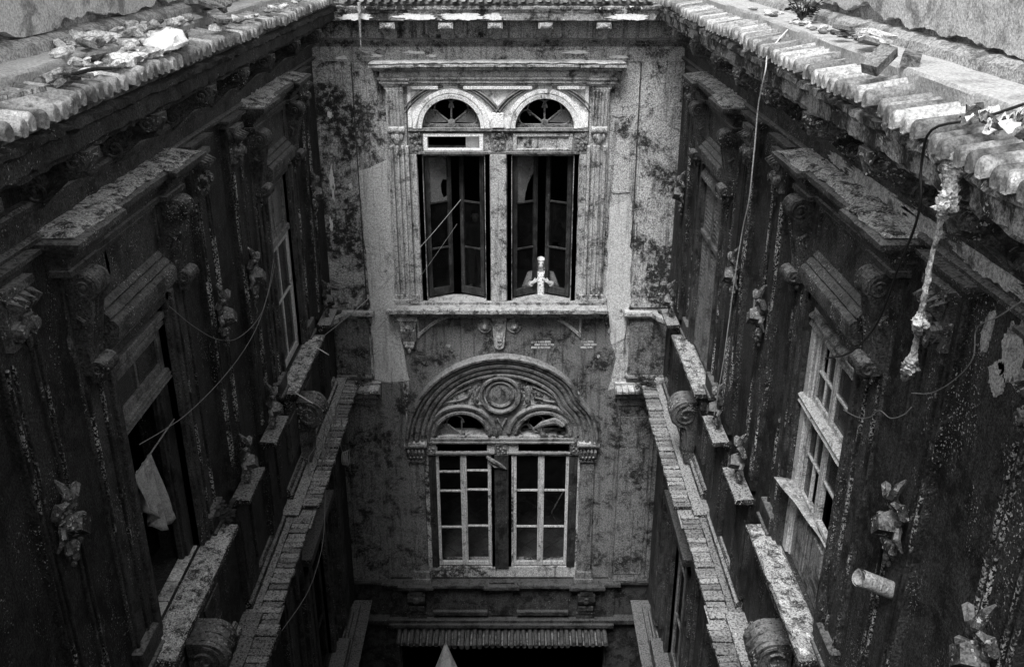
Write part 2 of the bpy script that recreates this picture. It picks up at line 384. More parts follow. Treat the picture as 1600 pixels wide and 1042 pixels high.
def cornice_bracket(mb):
    mb.box(-.085, .085, 0, .345, -.075, 0)
    mb.box(-.07, .07, .34, .358, -.065, -.012); mb.box(-.05, .05, .35, .366, -.05, -.028)
    mb.sprism([(0, -.075), (.29, -.075), (.27, -.11), (.18, -.135), (.13, -.19), (.05, -.215), (0, -.215)], -.07, .07)
    for sg in (-1, 1):
        mb.tube([(0, .09, -.215), (sg*.03, .17, -.165), (sg*.065, .26, -.10)], [.008, .026, .012], 5)
        mb.tube([(0, .14, -.19), (sg*.012, .20, -.145), (sg*.03, .285, -.09)], [.006, .016, .008], 5)
        mb.tube([(sg*.02, .06, -.21), (sg*.06, .1, -.18), (sg*.075, .12, -.12)], [.006, .016, .006], 5)
def keystone_scroll(mb):
    pts = []
    for i in range(12): a = R(100-i*190/11); pts.append((.12+.16*math.cos(a), -.2+.16*math.sin(a)))
    pts += [(.10, -.42), (.09, -.6), (.11, -.78), (0, -.84), (0, -.04)]
    mb.sprism(pts, -.14, .14)
    for sg in (-.145, .145):
        mb.tube([(sg, .12+.13*(1-i/27)*math.cos(R(90-i*28)), -.2+.13*(1-i/27)*math.sin(R(90-i*28))) for i in range(25)], .014, 5)
    for x in (-.09, 0, .09): mb.tube([(x, .1, -.05), (x, .2, -.07), (x, .285, -.17), (x, .25, -.3), (x, .12, -.42), (x, .1, -.7)], .02, 5)
# ------------------------------------------------------------------ windows
def pane(parent, fr, s0, s1, o, z0, z1, mat='window_glass', outline=None):
    mb = MB(fr)
    if outline: mb.prism([(s0+(s1-s0)*a, z0+(z1-z0)*b) for a, b in outline], o-.003, o+.003)
    else: mb.box(s0, s1, o-.003, o+.003, z0, z1)
    return mb.obj('pane', mat, parent, smooth=0)
def sash(parent, fr, s0, s1, o, z0, z1, cols=1, bars=(), st=.05, bar=.022, d=.022, mat='painted_wood', gmat='window_glass', bottom=None, skip=(), shapes={}, top=None):
    """stiles, rails, glazing bars and the panes between them"""
    mb = MB(fr); bt = bottom or st; tp = top or st
    mb.box(s0, s0+st, o-d, o+d, z0, z1); mb.box(s1-st, s1, o-d, o+d, z0, z1)
    mb.box(s0+st, s1-st, o-d+.002, o+d-.002, z0, z0+bt); mb.box(s0+st, s1-st, o-d+.002, o+d-.002, z1-tp, z1)
    a, b = s0+st, s1-st; zs = [z1-tp]+list(bars)+[z0+bt]; w = (b-a)/cols
    for z in bars: mb.box(a, b, o-d*.7, o+d*.7, z-bar/2, z+bar/2)
    for i in range(1, cols): mb.box(a+w*i-bar/2, a+w*i+bar/2, o-d*.6, o+d*.6, z0+bt, z1-tp)
    sh = mb.obj('sash', mat, parent, bev=.004)
    k = 0
    for j in range(len(zs)-1):
        for i in range(cols):
            if k not in skip: pane(parent, fr, a+w*i+.002, a+w*(i+1)-.002, o, zs[j+1]+.002, zs[j]-.002, shapes.get(k, (gmat, None))[0], shapes.get(k, (gmat, None))[1])
            k += 1
    return sh
# hood, sill and the like share profiles
HOOD = [(0, 0), (.15, -.005), (.165, -.016), (.165, -.045), (.15, -.05), (.15, -.062), (.118, -.066), (.112, -.095), (.085, -.10), (.085, -.112), (.068, -.115), (.06, -.15), (.03, -.154), (.03, -.178), (0, -.18)]
def hood_path(c, half, bw, oa, ob):
    return [(c-half, 0), (c-half, ob), (c-half+bw, ob), (c-half+bw, oa), (c+half-bw, oa), (c+half-bw, ob), (c+half, ob), (c+half, 0)]
def side_window(fac, fr, c, side, far):
    """one upper window bay of a side wall: hood, consoles, panel, architrave, sash, sill"""
    tr = 'soot_trim'
    w = MB(fr)                                           # architrave and casing
    for sg in (-1, 1):
        a, b = sorted((c+sg*.45, c+sg*.51)); w.box(a, b, -.1, .035, -4.28, -2.24)
        a, b = sorted((c+sg*.51, c+sg*.56)); w.box(a, b, -.02, .055, -4.28, -2.24)
        a, b = sorted((c+sg*.56, c+sg*.62)); w.box(a, b, -.02, .03, -4.28, -1.6)
        a, b = sorted((c+sg*.62, c+sg*.84)); w.box(a, b, -.02, .018, -4.2, -1.6)
        for q, q2 in ((.64, .665), (.80, .825)):
            a, b = sorted((c+sg*q, c+sg*q2)); MB(fr).box(a, b, 0, .036, -4.2, -2.3).obj('fillet', 'chipped_trim', fac, bev=.004)
        a, b = sorted((c+sg*.58, c+sg*.88)); w.box(a, b, 0, .07, -4.28, -4.12); w.box(a, b, 0, .09, -4.30, -4.26)
    w.box(c-.51, c+.51, -.1, .035, -2.30, -2.24)
    win = w.obj('window', tr, fac, bev=.006)
    h = MB(fr)
    p = hood_path(c, .88, .3, .02, .075)
    h.sweep(p, [(d, z-1.40) for d, z in HOOD], jit=.008, sub=.05, seed=c)
    h.sweep(hood_path(c, .86, .27, .012, .06), [(0, -1.575), (.03, -1.575), (.034, -1.6), (.05, -1.605), (.05, -1.635), (.03, -1.645), (0, -1.645)], jit=.004, sub=.06, seed=c+2)
    for sg in (-1, 1):
        a, b = sorted((c+sg*.879, c+sg*.581)); h.box(a, b, 0, .07, -1.64, -1.402)
    h.box(c-.585, c+.585, 0, .018, -1.64, -1.403)
    hd = h.obj('window_hood', tr, fac)
    tp = MB(fr)                                         # crust of dirt lying on the hood
    tp.sweep(hood_path(c, .86, .3, .015, .07), [(0, -1.40), (.13, -1.404), (.15, -1.396), (.10, -1.378), (0, -1.365)], jit=.03, sub=.06, seed=c+5)
    for sg in (-1, 1):
        a, b = sorted((c+sg*.862, c+sg*.60)); tp.box(a, b, 0, .085, -1.42, -1.368)
    tp.obj('dirt_crust', 'lime_crust', hd)
    for sg in (-1, 1): place('console', console, tr, fr, c+sg*.73, .018, -1.645, fac)
    f = MB(fr)                                           # panel and the small moulded shelf over the opening
    f.box(c-.56, c+.56, -.02, .012, -2.24, -1.6)
    for sg in (-1, 1):
        a, b = sorted((c+sg*.5, c+sg*.53)); f.box(a, b, 0, .03, -2.0, -1.66)
    f.box(c-.53, c+.53, 0, .031, -1.69, -1.66)
    fz = f.obj('frieze_panel', tr, fac, bev=.004)
    f = MB(fr)
    f.sweep([(c-.50, 0), (c+.50, 0)], [(0, -1.94), (.042, -1.985), (.038, -2.0), (.055, -2.0), (.083, -2.03), (.078, -2.045), (.094, -2.045), (.115, -2.065), (.12, -2.085), (.112, -2.16), (.085, -2.175), (.085, -2.19), (.05, -2.2), (.04, -2.235), (0, -2.24)], jit=.005, sub=.05, seed=c)
    f.obj('moulded_shelf', 'moulding_stone', fz)
    s = MB(fr)
    s.sweep([(c-.64, 0), (c-.64, .10), (c+.64, .10), (c+.64, 0)], [(0, -4.28), (.09, -4.285), (.105, -4.295), (.105, -4.34), (.085, -4.355), (.06, -4.4), (0, -4.41)], jit=.010, sub=.05, seed=c)
    s.box(c-.66, c+.66, -.02, .11, -4.40, -4.283); s.box(c-.7, c+.7, 0, .05, -4.62, -4.40)
    for sg in (-1, 1): a, b = sorted((c+sg*.62, c+sg*.70)); s.box(a, b, 0, .12, -4.5, -4.40)
    sl_ = s.obj('window_sill', 'soot_ledge', fac)
    rows = []
    for i in range(41):
        q = -.70+1.40*i/40; k = .5+.5*min(1, min(i, 40-i)/3)
        rows.append([(c+q*1.04, o_*(1+.10*mnoise.noise((q*8, o_*20, c)))*.20-.005, -4.290+k*(.010+.022*max(0, mnoise.noise((q*7+c, o_*5, 1.)))+.014*mnoise.noise((q*23+c, o_*17, 4.)))*(0 if o_ in (0, 1) else 1)) for o_ in (0, .12, .25, .4, .55, .7, .85, .95, 1)])
    MB(fr).grid(rows).obj('dirt_crust', 'lime_crust', sl_, smooth=80)
    place('keystone_scroll', keystone_scroll, 'ornament_stone', fr, c, .02, -4.66, fac)
    for sg in (-1, 1):                                   # apron panels under the sill
        a = MB(fr); x, y = sorted((c+sg*.2, c+sg*.62)); a.box(x, y, 0, .03, -5.2, -4.66); a.box(x+.04, y-.04, .03, .045, -5.15, -4.72)
        a.obj('apron_panel', tr, fac, bev=.005)
    return win
def pilaster(fac, fr, c, mat):
    tr = 'soot_trim'
    m = MB(fr); m.box(c-.17, c+.17, -.02, .045, -4.30, -1.47)
    m.box(c-.19, c+.19, -.02, .055, -5.4, -4.38)
    for x in (-.17, .14): m.box(c+x, c+x+.03, .055, .075, -5.2, -4.6)
    p = m.obj('pilaster', mat, fac, bev=.005)
    for x in (-.16, -.105, .085, .14): MB(fr).box(c+x, c+x+.02, .04, .062, -4.2, -1.85).obj('fillet', 'chipped_trim', p, bev=.004)
    m = MB(fr); m.sweep([(c-.2, 0), (c-.2, .05), (c+.2, .05), (c+.2, 0)], [(0, -1.40), (.06, -1.405), (.06, -1.425), (.03, -1.44), (.02, -1.475), (0, -1.475)], jit=.005, sub=.05, seed=c); m.box(c-.199, c+.199, 0, .05, -1.474, -1.402)
    m.obj('capital_moulding', tr, p)
    place('leaf_capital', leaf_capital, 'ornament_stone', fr, c, .045, -1.48, p)
    place('ribbon_ornament', ribbon_ornament, 'ornament_stone', fr, c, .045, -2.78, p)
    place('pedestal_shelf', pedestal_shelf, 'soot_ledge', fr, c, .045, -4.33, p)
    place('ribbon_ornament', ribbon_ornament, 'ornament_stone', fr, c, .07, -4.10, p)
def coping_brick(mb):
    mb.box(-.036, .036, -.09, .09, -.05, 0).jitter(.006, 9)
def string_course(fac, fr, s0, s1, z, out, teeth=True, mat='soot_ledge'):
    m = MB(fr)
    m.sweep([(s0, 0), (s0, .02), (s1, .02), (s1, 0)], [(0, z), (out-.20, z-.004), (out-.20, z-.06), (out-.05, z-.062), (out-.06, z-.10), (out-.15, z-.13), (out-.2, z-.2), (0, z-.21)], jit=.006, sub=.07, seed=s0)
    m.box(s0, s1, 0, .1, z-.2, z-.005)
    l = m.obj('string_course', mat, fac)
    if teeth:
        n = int((s1-s0)/.078)
        for i in range(n):
            b = place('coping_brick', coping_brick, mat, fr, s0+(i+.5)*(s1-s0)/n, out-.085, z-.002+random.uniform(-.009, .009), l, bev=.006)
            b.scale = (1+random.uniform(-.06, .06),)*3; b.rotation_euler = (random.uniform(-.04, .04), random.uniform(-.04, .04), random.uniform(-.06, .06))
    m = MB(fr)
    m.sweep([(s0+.12, 0), (s1-.12, 0)], [(0, z+.12), (.02, z+.12), (.035, z+.10), (.035, z+.075), (.06, z+.06), (.06, z+.0), (0, z-.0)], jit=.004, sub=.08, seed=s0)
    m.obj('base_moulding', mat, l)
    return l
# ------------------------------------------------------------------ ground
g = MB(); g.box(-30, 30, -30, 40, -12.2, -12.0)
tag(g.obj('ground', 'court_floor'), kind='structure')
# ------------------------------------------------------------------ side facades
BAYS = (9.13, 5.4); PIL = (10.5, 7.735, 6.795, 4.0, 3.06)
def side_facade(fr, side):
    right = side == 'right'
    lab = ('right courtyard facade, flaking and soot-black, with louvred shutters and a paned white window' if right else
           'left courtyard facade, soot-black stucco with a towel hanging in its near window')
    fac = thing('courtyard_facade', W(*fr(5.4, 0, -12)), lab, 'facade')
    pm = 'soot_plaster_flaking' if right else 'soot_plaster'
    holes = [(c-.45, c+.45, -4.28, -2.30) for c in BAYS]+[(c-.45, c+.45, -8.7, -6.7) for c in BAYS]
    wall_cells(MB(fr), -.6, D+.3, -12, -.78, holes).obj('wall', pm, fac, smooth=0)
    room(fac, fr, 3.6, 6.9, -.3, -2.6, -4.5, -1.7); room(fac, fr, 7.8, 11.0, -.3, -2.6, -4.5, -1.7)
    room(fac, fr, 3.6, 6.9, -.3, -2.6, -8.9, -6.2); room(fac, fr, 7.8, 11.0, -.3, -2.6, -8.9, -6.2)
    # entablature under the eaves
    m = MB(fr)
    m.sweep([(-.6, 0), (D-.0, 0)], [(0, -.80), (.37, -.79), (.40, -.80), (.40, -.83), (.37, -.845), (.365, -.93), (.33, -.945), (.33, -.965), (.30, -.975), (0, -.98)], jit=.022, sub=.06, seed=3 if right else 8)
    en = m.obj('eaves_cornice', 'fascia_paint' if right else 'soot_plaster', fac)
    m = MB(fr)
    m.sweep([(-.6, 0), (D-.0, 0)], [(0, -1.20), (.05, -1.20), (.065, -1.215), (.065, -1.235), (.04, -1.245), (.035, -1.275), (0, -1.275)], jit=.004, sub=.1, seed=5)
    m.sweep([(-.6, 0), (D-.0, 0)], [(0, -1.375), (.03, -1.375), (.045, -1.385), (.045, -1.405), (0, -1.41)], jit=.004, sub=.1, seed=6)
    m.box(-.6, D, 0, .012, -1.374, -1.276)
    m.obj('frieze_moulding', 'soot_trim', fac)
    for s in (10.2, 9.13, 8.1, 7.27, 6.4, 5.4, 4.45, 3.5): place('eave_scroll', eave_scroll, 'ornament_stone' if right else 'soot_trim', fr, s, .0, -.965, fac)
    for c in BAYS: side_window(fac, fr, c, side, c > 7)
    for c in PIL: pilaster(fac, fr, c, pm)
    # string course at the foot of the upper storey, broken into lengths
    for a, b, o in ((10.20, 11.2, .32), (8.20, 10.12, .35), (6.52, 8.10, .30), (4.3, 6.42, .35), (1.0, 4.2, .30)): string_course(fac, fr, a, b, -5.5+(.0 if o > .33 else -.035), o)
    # lower storey
    for c in BAYS:
        m = MB(fr)
        for sg in (-1, 1):
            a, b = sorted((c+sg*.45, c+sg*.56)); m.box(a, b, -.1, .05, -8.7, -6.6)
            a, b = sorted((c+sg*.66, c+sg*.70)); m.box(a, b, 0, .05, -8.7, -5.72)
            a, b = sorted((c+sg*.9, c+sg*.94)); m.box(a, b, 0, .05, -8.7, -5.72)
        m.box(c-.56, c+.56, -.1, .05, -6.7, -6.6); m.box(c-.7, c+.7, 0, .16, -6.45, -6.35)
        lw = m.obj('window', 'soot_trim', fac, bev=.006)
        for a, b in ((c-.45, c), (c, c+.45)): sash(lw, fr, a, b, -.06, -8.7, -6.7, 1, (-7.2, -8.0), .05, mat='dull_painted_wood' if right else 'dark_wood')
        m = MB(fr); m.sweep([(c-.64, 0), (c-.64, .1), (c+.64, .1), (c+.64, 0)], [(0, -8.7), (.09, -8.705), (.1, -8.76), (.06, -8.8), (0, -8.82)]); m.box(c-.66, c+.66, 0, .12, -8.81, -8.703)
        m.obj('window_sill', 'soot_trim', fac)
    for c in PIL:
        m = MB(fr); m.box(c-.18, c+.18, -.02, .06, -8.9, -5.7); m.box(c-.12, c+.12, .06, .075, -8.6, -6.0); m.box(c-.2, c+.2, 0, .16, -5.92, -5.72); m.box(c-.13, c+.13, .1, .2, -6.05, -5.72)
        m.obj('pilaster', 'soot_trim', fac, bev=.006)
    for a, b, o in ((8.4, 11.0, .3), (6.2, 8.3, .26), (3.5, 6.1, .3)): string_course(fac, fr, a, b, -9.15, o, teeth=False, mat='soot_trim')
    return fac
facL = side_facade(FL, 'left'); facR = side_facade(FR, 'right')
# window fillings of the side walls
def wins(fac): return [o for o in COL.objects if o.parent == fac and o.name.startswith('window') and not o.name.startswith('window_')]
wl_ = sorted(wins(facL), key=lambda o: (WP[o].z < 9, -WP[o].y)); wr_ = sorted(wins(facR), key=lambda o: (WP[o].z < 9, -WP[o].y))
LF, LN, RF, RN = wl_[0], wl_[1], wr_[0], wr_[1]
# left far: pale frame, upper light and lower light
sash(LF, FL, 8.69, 9.57, -.05, -2.86, -2.31, 2, (), .06, mat='dull_painted_wood', gmat='dusty_glass')
sash(LF, FL, 8.69, 9.57, -.05, -4.27, -2.92, 2, (-3.55,), .07, mat='painted_wood', gmat='dim_glass')
MB(FL).box(8.68, 9.58, -.07, -.005, -2.925, -2.86).obj('transom', 'dull_painted_wood', LF, bev=.006)
# left near: open frame, upper lights dark, lower part open with a towel
m = MB(FL); m.box(4.96, 5.84, -.1, -.01, -2.86, -2.78); m.box(4.96, 5.84, -.08, .012, -2.41, -2.36); m.box(4.96, 5.84, -.08, .0, -2.46, -2.425)
m.obj('transom', 'shutter_wood', LN, bev=.006)
sash(LN, FL, 4.97, 5.83, -.06, -2.78, -2.47, 2, (), .06, mat='shutter_wood', gmat='dim_glass')
m = MB(FL)
for z in (-2.81, -2.84): m.box(4.96, 5.84, -.1, .0, z-.012, z)
m.obj('transom_moulding', 'shutter_wood', LN)
m = MB(FL); m.box(5.70, 5.84, -.12, -.04, -4.27, -2.86); m.box(4.96, 5.05, -.12, -.04, -4.27, -2.86); m.box(5.66, 5.70, -.10, -.06, -4.27, -2.86)
m.obj('sash', 'dark_wood', LN, bev=.005)
for i in range(4):
    m = MB(FL); a = 4.98+.215*i; m.box(a+.004, a+.209, -.105, -.015, -4.275, -4.262); m.obj('threshold_slab', 'sill_stone', LN, bev=.003)
# left openings have no glass below: the sash stands open inwards
fl = lambda a, o, z: FL(4.99+o, -.12-a, z)
sash(LN, fl, 0, .42, 0, -4.26, -2.87, 1, (-3.3, -3.75), .05, mat='dark_wood', gmat='dim_glass')
# right far: two louvred shutters per leaf, upper and lower
def shutter(win, fr, s0, s1, o, z0, z1):
    m = MB(fr); st = .045
    m.box(s0, s0+st, o-.02, o+.025, z0, z1); m.box(s1-st, s1, o-.02, o+.025, z0, z1)
    for z in (z0, (z0+z1)/2-st/2, z1-st): m.box(s0+st, s1-st, o-.018, o+.018, z, z+st)
    sh = m.obj('shutter', 'shutter_wood', win, bev=.004)
    m = MB(fr); z = z0+st+.02
    while z < z1-st-.01:
        m.sprism([(o-.018, z+.022), (o+.022, z-.016), (o+.022, z-.008), (o-.018, z+.030)], s0+st, s1-st); z += .044
    tag(m.obj('louvre_slats', 'shutter_wood', win, smooth=0), kind='stuff')
for a in (8.69, 9.135):
    shutter(RF, FR, a, a+.44, -.02, -2.92, -2.36); shutter(RF, FR, a, a+.44, -.02, -4.26, -2.97)
MB(FR).box(8.68, 9.58, -.05, .03, -2.97, -2.92).obj('transom', 'shutter_wood', RF, bev=.005)
m = MB(FR); m.sweep([(8.66, 0), (9.60, 0)], [(0, -2.27), (.03, -2.275), (.07, -2.33), (.075, -2.36), (.03, -2.37), (0, -2.37)], jit=.004, sub=.06); m.obj('shutter_cap', 'ornament_stone', RF)
# right near: pale painted casement of small panes
c = 5.4
m = MB(FR)
m.box(c-.45, c-.38, -.09, -.02, -4.27, -2.31); m.box(c+.36, c+.45, -.09, .0, -4.27, -2.31); m.box(c+.33, c+.36, -.09, -.02, -4.27, -2.31)
m.obj('casing', 'painted_wood', RN, bev=.005)
m = MB(FR)
m.sweep([(c-.48, 0), (c+.48, 0)], [(-.06, -2.36), (.0, -2.36), (.03, -2.385), (.03, -2.40), (-.06, -2.41)], jit=.003, sub=.06)
m.sweep([(c-.47, 0), (c+.47, 0)], [(-.06, -2.425), (.01, -2.425), (.02, -2.445), (.02, -2.46), (-.06, -2.47)], jit=.003, sub=.06)
m.obj('head_rail', 'dull_painted_wood', RN)
m = MB(FR); m.sweep([(c-.46, 0), (c+.46, 0)], [(-.08, -2.97), (.02, -2.975), (.035, -2.99), (.02, -3.02), (.03, -3.04), (.0, -3.075), (-.08, -3.08)], jit=.003, sub=.06); m.obj('transom', 'painted_wood', RN)
for a, b in ((c-.38, c-.03), (c-.03, c+.33)):
    cols = 1 if a < c-.1 else 2
    sash(RN, FR, a, b, -.05, -2.97, -2.47, cols, (-2.74,), .035, .02, mat='painted_wood', gmat='dim_glass', skip=(1,) if cols == 2 else ())
    sash(RN, FR, a, b, -.05, -3.72, -3.08, cols, (-3.38,), .035, .02, mat='painted_wood', gmat='dim_glass', skip=(2,) if cols == 2 else (1,))
m = MB(FR); m.box(c-.38, c+.33, -.075, -.03, -4.27, -3.725); m.obj('base_panel', 'old_board', RN, bev=.004)
m = MB(FR); m.box(c-.30, c-.02, -.03, -.015, -4.2, -3.8); m.box(c+.02, c+.27, -.03, -.015, -4.2, -3.8); m.obj('raised_panel', 'old_board', RN, bev=.006)
# ------------------------------------------------------------------ back facade
CB = -.17
facB = thing('courtyard_facade', W(CB, D, -12), 'mould-streaked end facade with paired arched windows, facing the camera', 'facade')
UO = [(-1.10, -.34), (0., .76)]            # upper openings, z -4.47..-2.53
LO = [(-1.08, -.30), (.02, .81)]
holes = [(-1.22, .88, -2.24, -1.70)]+[(a, b, -4.50, -2.53) for a, b in UO]+[(a, b, -8.72, -6.77) for a, b in LO]+[(-1.15, .90, -6.50, -6.0)]+[(-1.75, 1.45, -12, -9.95), (-1.04, -.39, -2.48, -2.30)]
wall_cells(MB(FB), XL, XR, -12, -.78, holes, .25).obj('wall', 'back_plaster', facB, smooth=0)
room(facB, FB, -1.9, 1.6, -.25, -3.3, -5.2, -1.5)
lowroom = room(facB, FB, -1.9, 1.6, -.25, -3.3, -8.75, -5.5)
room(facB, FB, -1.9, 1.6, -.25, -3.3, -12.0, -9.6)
def floor_tile(mb): mb.add([(0, -.2, 0), (.2, 0, 0), (0, .2, 0), (-.2, 0, 0), (0, -.195, .012), (.195, 0, .012), (0, .195, .012), (-.195, 0, .012)], [(0, 1, 5, 4), (1, 2, 6, 5), (2, 3, 7, 6), (3, 0, 4, 7), (4, 5, 6, 7)])
for i in range(9):
    for j in range(8):
        x = -1.85+.41*(i+.5*(j % 2)); 
        if x < 1.5: place('floor_tile', floor_tile, 'floor_tile', FB, x, -.36-.205*j, -8.748, lowroom, smooth=0)
# paler and darker skins of plaster: real coats a few millimetres proud
def coat(poly, mat, o=.006, name='plaster_coat', fr=FB, parent=facB, o0=-.002): return MB(fr).prism(poly, o0, o).obj(name, mat, parent, smooth=0)
def ragged(pts, amp=.012, step=.06, seed=0.):
    out = []; n = len(pts)
    for i in range(n):
        a, b = Vector(pts[i]), Vector(pts[(i+1) % n]); k = max(1, int((b-a).length/step))
        for j in range(k):
            p = a.lerp(b, j/k); out.append((p.x+amp*mnoise.noise((p.x*9+seed, p.y*9, 1.3)), p.y+amp*mnoise.noise((p.x*9, p.y*9+seed, 7.7))))
    return out
coat(ragged([(-1.90, -2.75), (-1.52, -2.6), (-1.52, -4.55), (-1.45, -5.35), (-1.40, -5.62), (-1.55, -5.66), (-1.78, -5.62), (-1.86, -5.6), (-1.86, -4.5)], .03), 'back_pale_plaster', .007)
coat(ragged([(1.22, -3.2), (1.50, -3.1), (1.55, -4.5), (1.5, -5.0), (1.34, -5.1), (1.24, -4.6)], .04, seed=5), 'back_pale_plaster', .007)
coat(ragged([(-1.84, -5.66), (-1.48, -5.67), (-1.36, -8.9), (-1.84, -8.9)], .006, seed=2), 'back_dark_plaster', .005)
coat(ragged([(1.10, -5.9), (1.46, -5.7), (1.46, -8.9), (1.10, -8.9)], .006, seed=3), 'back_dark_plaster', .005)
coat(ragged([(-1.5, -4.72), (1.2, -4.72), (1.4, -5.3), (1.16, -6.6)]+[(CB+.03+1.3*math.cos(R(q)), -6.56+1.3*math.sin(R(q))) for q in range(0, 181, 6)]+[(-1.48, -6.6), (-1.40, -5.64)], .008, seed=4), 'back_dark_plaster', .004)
coat([(XL, -8.9), (XR, -8.9), (XR, -12), (1.45, -12), (1.45, -9.95), (-1.75, -9.95), (-1.75, -12), (XL, -12)], 'shaded_stone', .003)  # foot of the wall, its shade put into a dark coat colour
# top cornice
m = MB(FB)
m.sweep([(XL+.0, 0), (XR-.0, 0)], [(0, -.80), (.37, -.79), (.40, -.80), (.40, -.825), (.385, -.84), (.38, -.86), (.37, -.865), (.365, -.945), (.34, -.955), (.0, -.965)], jit=.008, sub=.07, seed=1)
m.obj('eaves_cornice', 'fascia_paint', facB)
for s, w_ in ((-1.75, .16), (-1.1, .22), (-.55, .2), (-.2, .1), (1.3, .2)):
    MB(FB).prism(blob(s, -.905, w_, .035, 30, .5, s), .36, .374).obj('paint_flake', 'white_plastic', facB, smooth=0)
for s in (-1.41, -.75, -.19, .38, 1.04): place('cornice_bracket', cornice_bracket, 'back_trim', FB, s, .0, -.966, facB, bev=.003)
m = MB(FB)
m.sweep([(XL, 0), (XR, 0)], [(0, -1.17), (.06, -1.175), (.075, -1.19), (.07, -1.21), (.05, -1.215), (.05, -1.235), (.03, -1.24), (.03, -1.265), (0, -1.27)], jit=.006, sub=.05, seed=2)
m.obj('frieze_moulding', 'back_low_trim', facB)
m = MB(FB); m.box(XL, XR, 0, .018, -1.435, -1.268); m.obj('frieze_band', 'back_trim', facB)
for s, z, w_ in ((-1.62, -1.37, .1), (-1.15, -1.33, .12), (-.95, -1.37, .05), (.75, -1.33, .14), (-2.0, -1.39, .06), (1.25, -1.38, .1)):
    MB(FB).prism(blob(s, z, w_, .018, 24, .6, s), .017, .025).obj('paint_flake', 'white_plastic', facB, smooth=0)
# upper window: hood
m = MB(FB); hs = 1.37
m.sweep(hood_path(CB, hs, .27, .06, .12), [(0, -1.435), (.12, -1.44), (.13, -1.45), (.13, -1.475), (.10, -1.478), (.10, -1.49), (.085, -1.493), (.08, -1.515), (.045, -1.518), (.045, -1.53), (.02, -1.532), (.02, -1.60), (0, -1.60)], jit=.005, sub=.045, seed=11)
m.sweep(hood_path(CB, hs-.02, .25, .03, .09), [(0, -1.602), (.055, -1.606), (.06, -1.612), (.06, -1.632), (.03, -1.635), (.03, -1.652), (.045, -1.655), (.045, -1.675), (.015, -1.678), (.015, -1.71), (0, -1.71)], jit=.005, sub=.05, seed=12)
for sg in (-1, 1):
    a, b = sorted((CB+sg*1.369, CB+sg*1.101)); m.box(a, b, 0, .118, -1.70, -1.437); m.box(a+.02, b-.02, 0, .10, -1.74, -1.70)
m.box(CB-1.11, CB+1.11, 0, .055, -1.705, -1.438)

hdB = m.obj('window_hood', 'back_trim', facB)
m = MB(FB); m.sweep(hood_path(CB, hs-.02, .27, .06, .12), [(0, -1.434), (.125, -1.44), (.14, -1.43), (.10, -1.416), (0, -1.405)], jit=.016, sub=.05, seed=14)
m.obj('dirt_crust', 'sill_stone', hdB)
# flanking pilasters with fluted consoles
for sg in (-1, 1):
    c = CB+sg*1.225
    m = MB(FB); m.box(c-.12, c+.12, 0, .045, -4.42, -1.705)
    for x, h_ in ((-.12, .10), (-.06, .075), (.0, .09), (.07, .11)): m.box(c+sg*x-.018, c+sg*x+.018, .04, h_, -4.36, -2.42)
    m.box(c-.125, c+.125, 0, .07, -4.5, -4.36); m.box(c-.14, c+.14, 0, .08, -4.47, -4.42)
    pl = m.obj('pilaster', 'back_trim', facB, bev=.005)
    m = MB(FB); m.sprism([(0, -1.74), (.11, -1.74), (.10, -1.8), (.065, -2.15), (.05, -2.2), (0, -2.2)], c-.1, c+.1)
    for i in range(5): x = c-.08+i*.04; m.tube([(x, .112, -1.76), (x, .10, -1.83), (x, .068, -2.14), (x, .055, -2.19)], .012, 5)
    m.lathe((c, .06, -2.23), [(.04, -.1), (.05, -.09), (.04, -.05), (.05, 0), (.04, .05), (.05, .09), (.04, .1)], 's', 10)
    m.ball((c, .07, -2.33), (.05, .04, .075)); m.ball((c-.05, .06, -2.31), (.03, .03, .05)); m.ball((c+.05, .06, -2.31), (.03, .03, .05)); m.ball((c, .055, -2.42), (.025, .025, .04))
    m.obj('fluted_console', 'back_trim', pl)
# arched head: tympanum board with two arches
AC = (CB-.565, CB+.565); ZS = -2.215; RO = .50; RI = .355
m = MB(FB)
def spandrel(mb, s0, s1, zt, ac, zs, r, o0, o1, n=24):
    """plate with an arched cut-out between s0..s1, zs..zt"""
    pts = [(ac+r*math.cos(R(180-180*i/n)), zs+r*math.sin(R(180-180*i/n))) for i in range(n+1)]
    tops = []
    for x, z in pts: tops.append((min(max(x, s0), s1), zt))
    tops[0] = (s0, zt); tops[-1] = (s1, zt)
    for o in (o0, o1):
        b = len(mb.v); mb.v += [(x, o, z) for x, z in pts]+[(x, o, z) for x, z in tops]
        for i in range(n): mb.f.append((b+i, b+i+1, b+n+2+i, b+n+1+i))
        mb.add([(s0, o, zs), (pts[0][0], o, zs), (s0, o, zt)], [(0, 1, 2)]); mb.add([(s1, o, zs), (pts[-1][0], o, zs), (s1, o, zt)], [(0, 1, 2)])
    b = len(mb.v); mb.v += [(x, o0, z) for x, z in pts]+[(x, o1, z) for x, z in pts]
    for i in range(n): mb.f.append((b+i, b+i+1, b+n+2+i, b+n+1+i))
for ac, s0, s1 in ((AC[0], -1.27, CB), (AC[1], CB, .93)): spandrel(m, s0, s1, -1.705, ac, ZS, RI+.01, -.05, -.01)
tym = m.obj('tympanum', 'back_white_trim', facB, smooth=0)
m = MB(FB)
for x in (-1.255, .875): m.box(x, x+.045, -.02, .035, -2.21, -1.71)
for a, b in ((-1.21, -.88), (-.58, .24), (.54, .875)): m.box(a, b, -.02, .06, -1.755, -1.715)
m.obj('frame_moulding', 'back_white_trim', tym, bev=.006)
m = MB(FB)
for i, ac in enumerate(AC):
    m.ring(ac, ZS, [(RI, -.05), (RI, .045), (RI+.045, .055), (RI+.05, .02), (RI+.062, .02), (RI+.066, .05), (RI+.11, .05), (RI+.115, -.02)], 0, 180, 40)
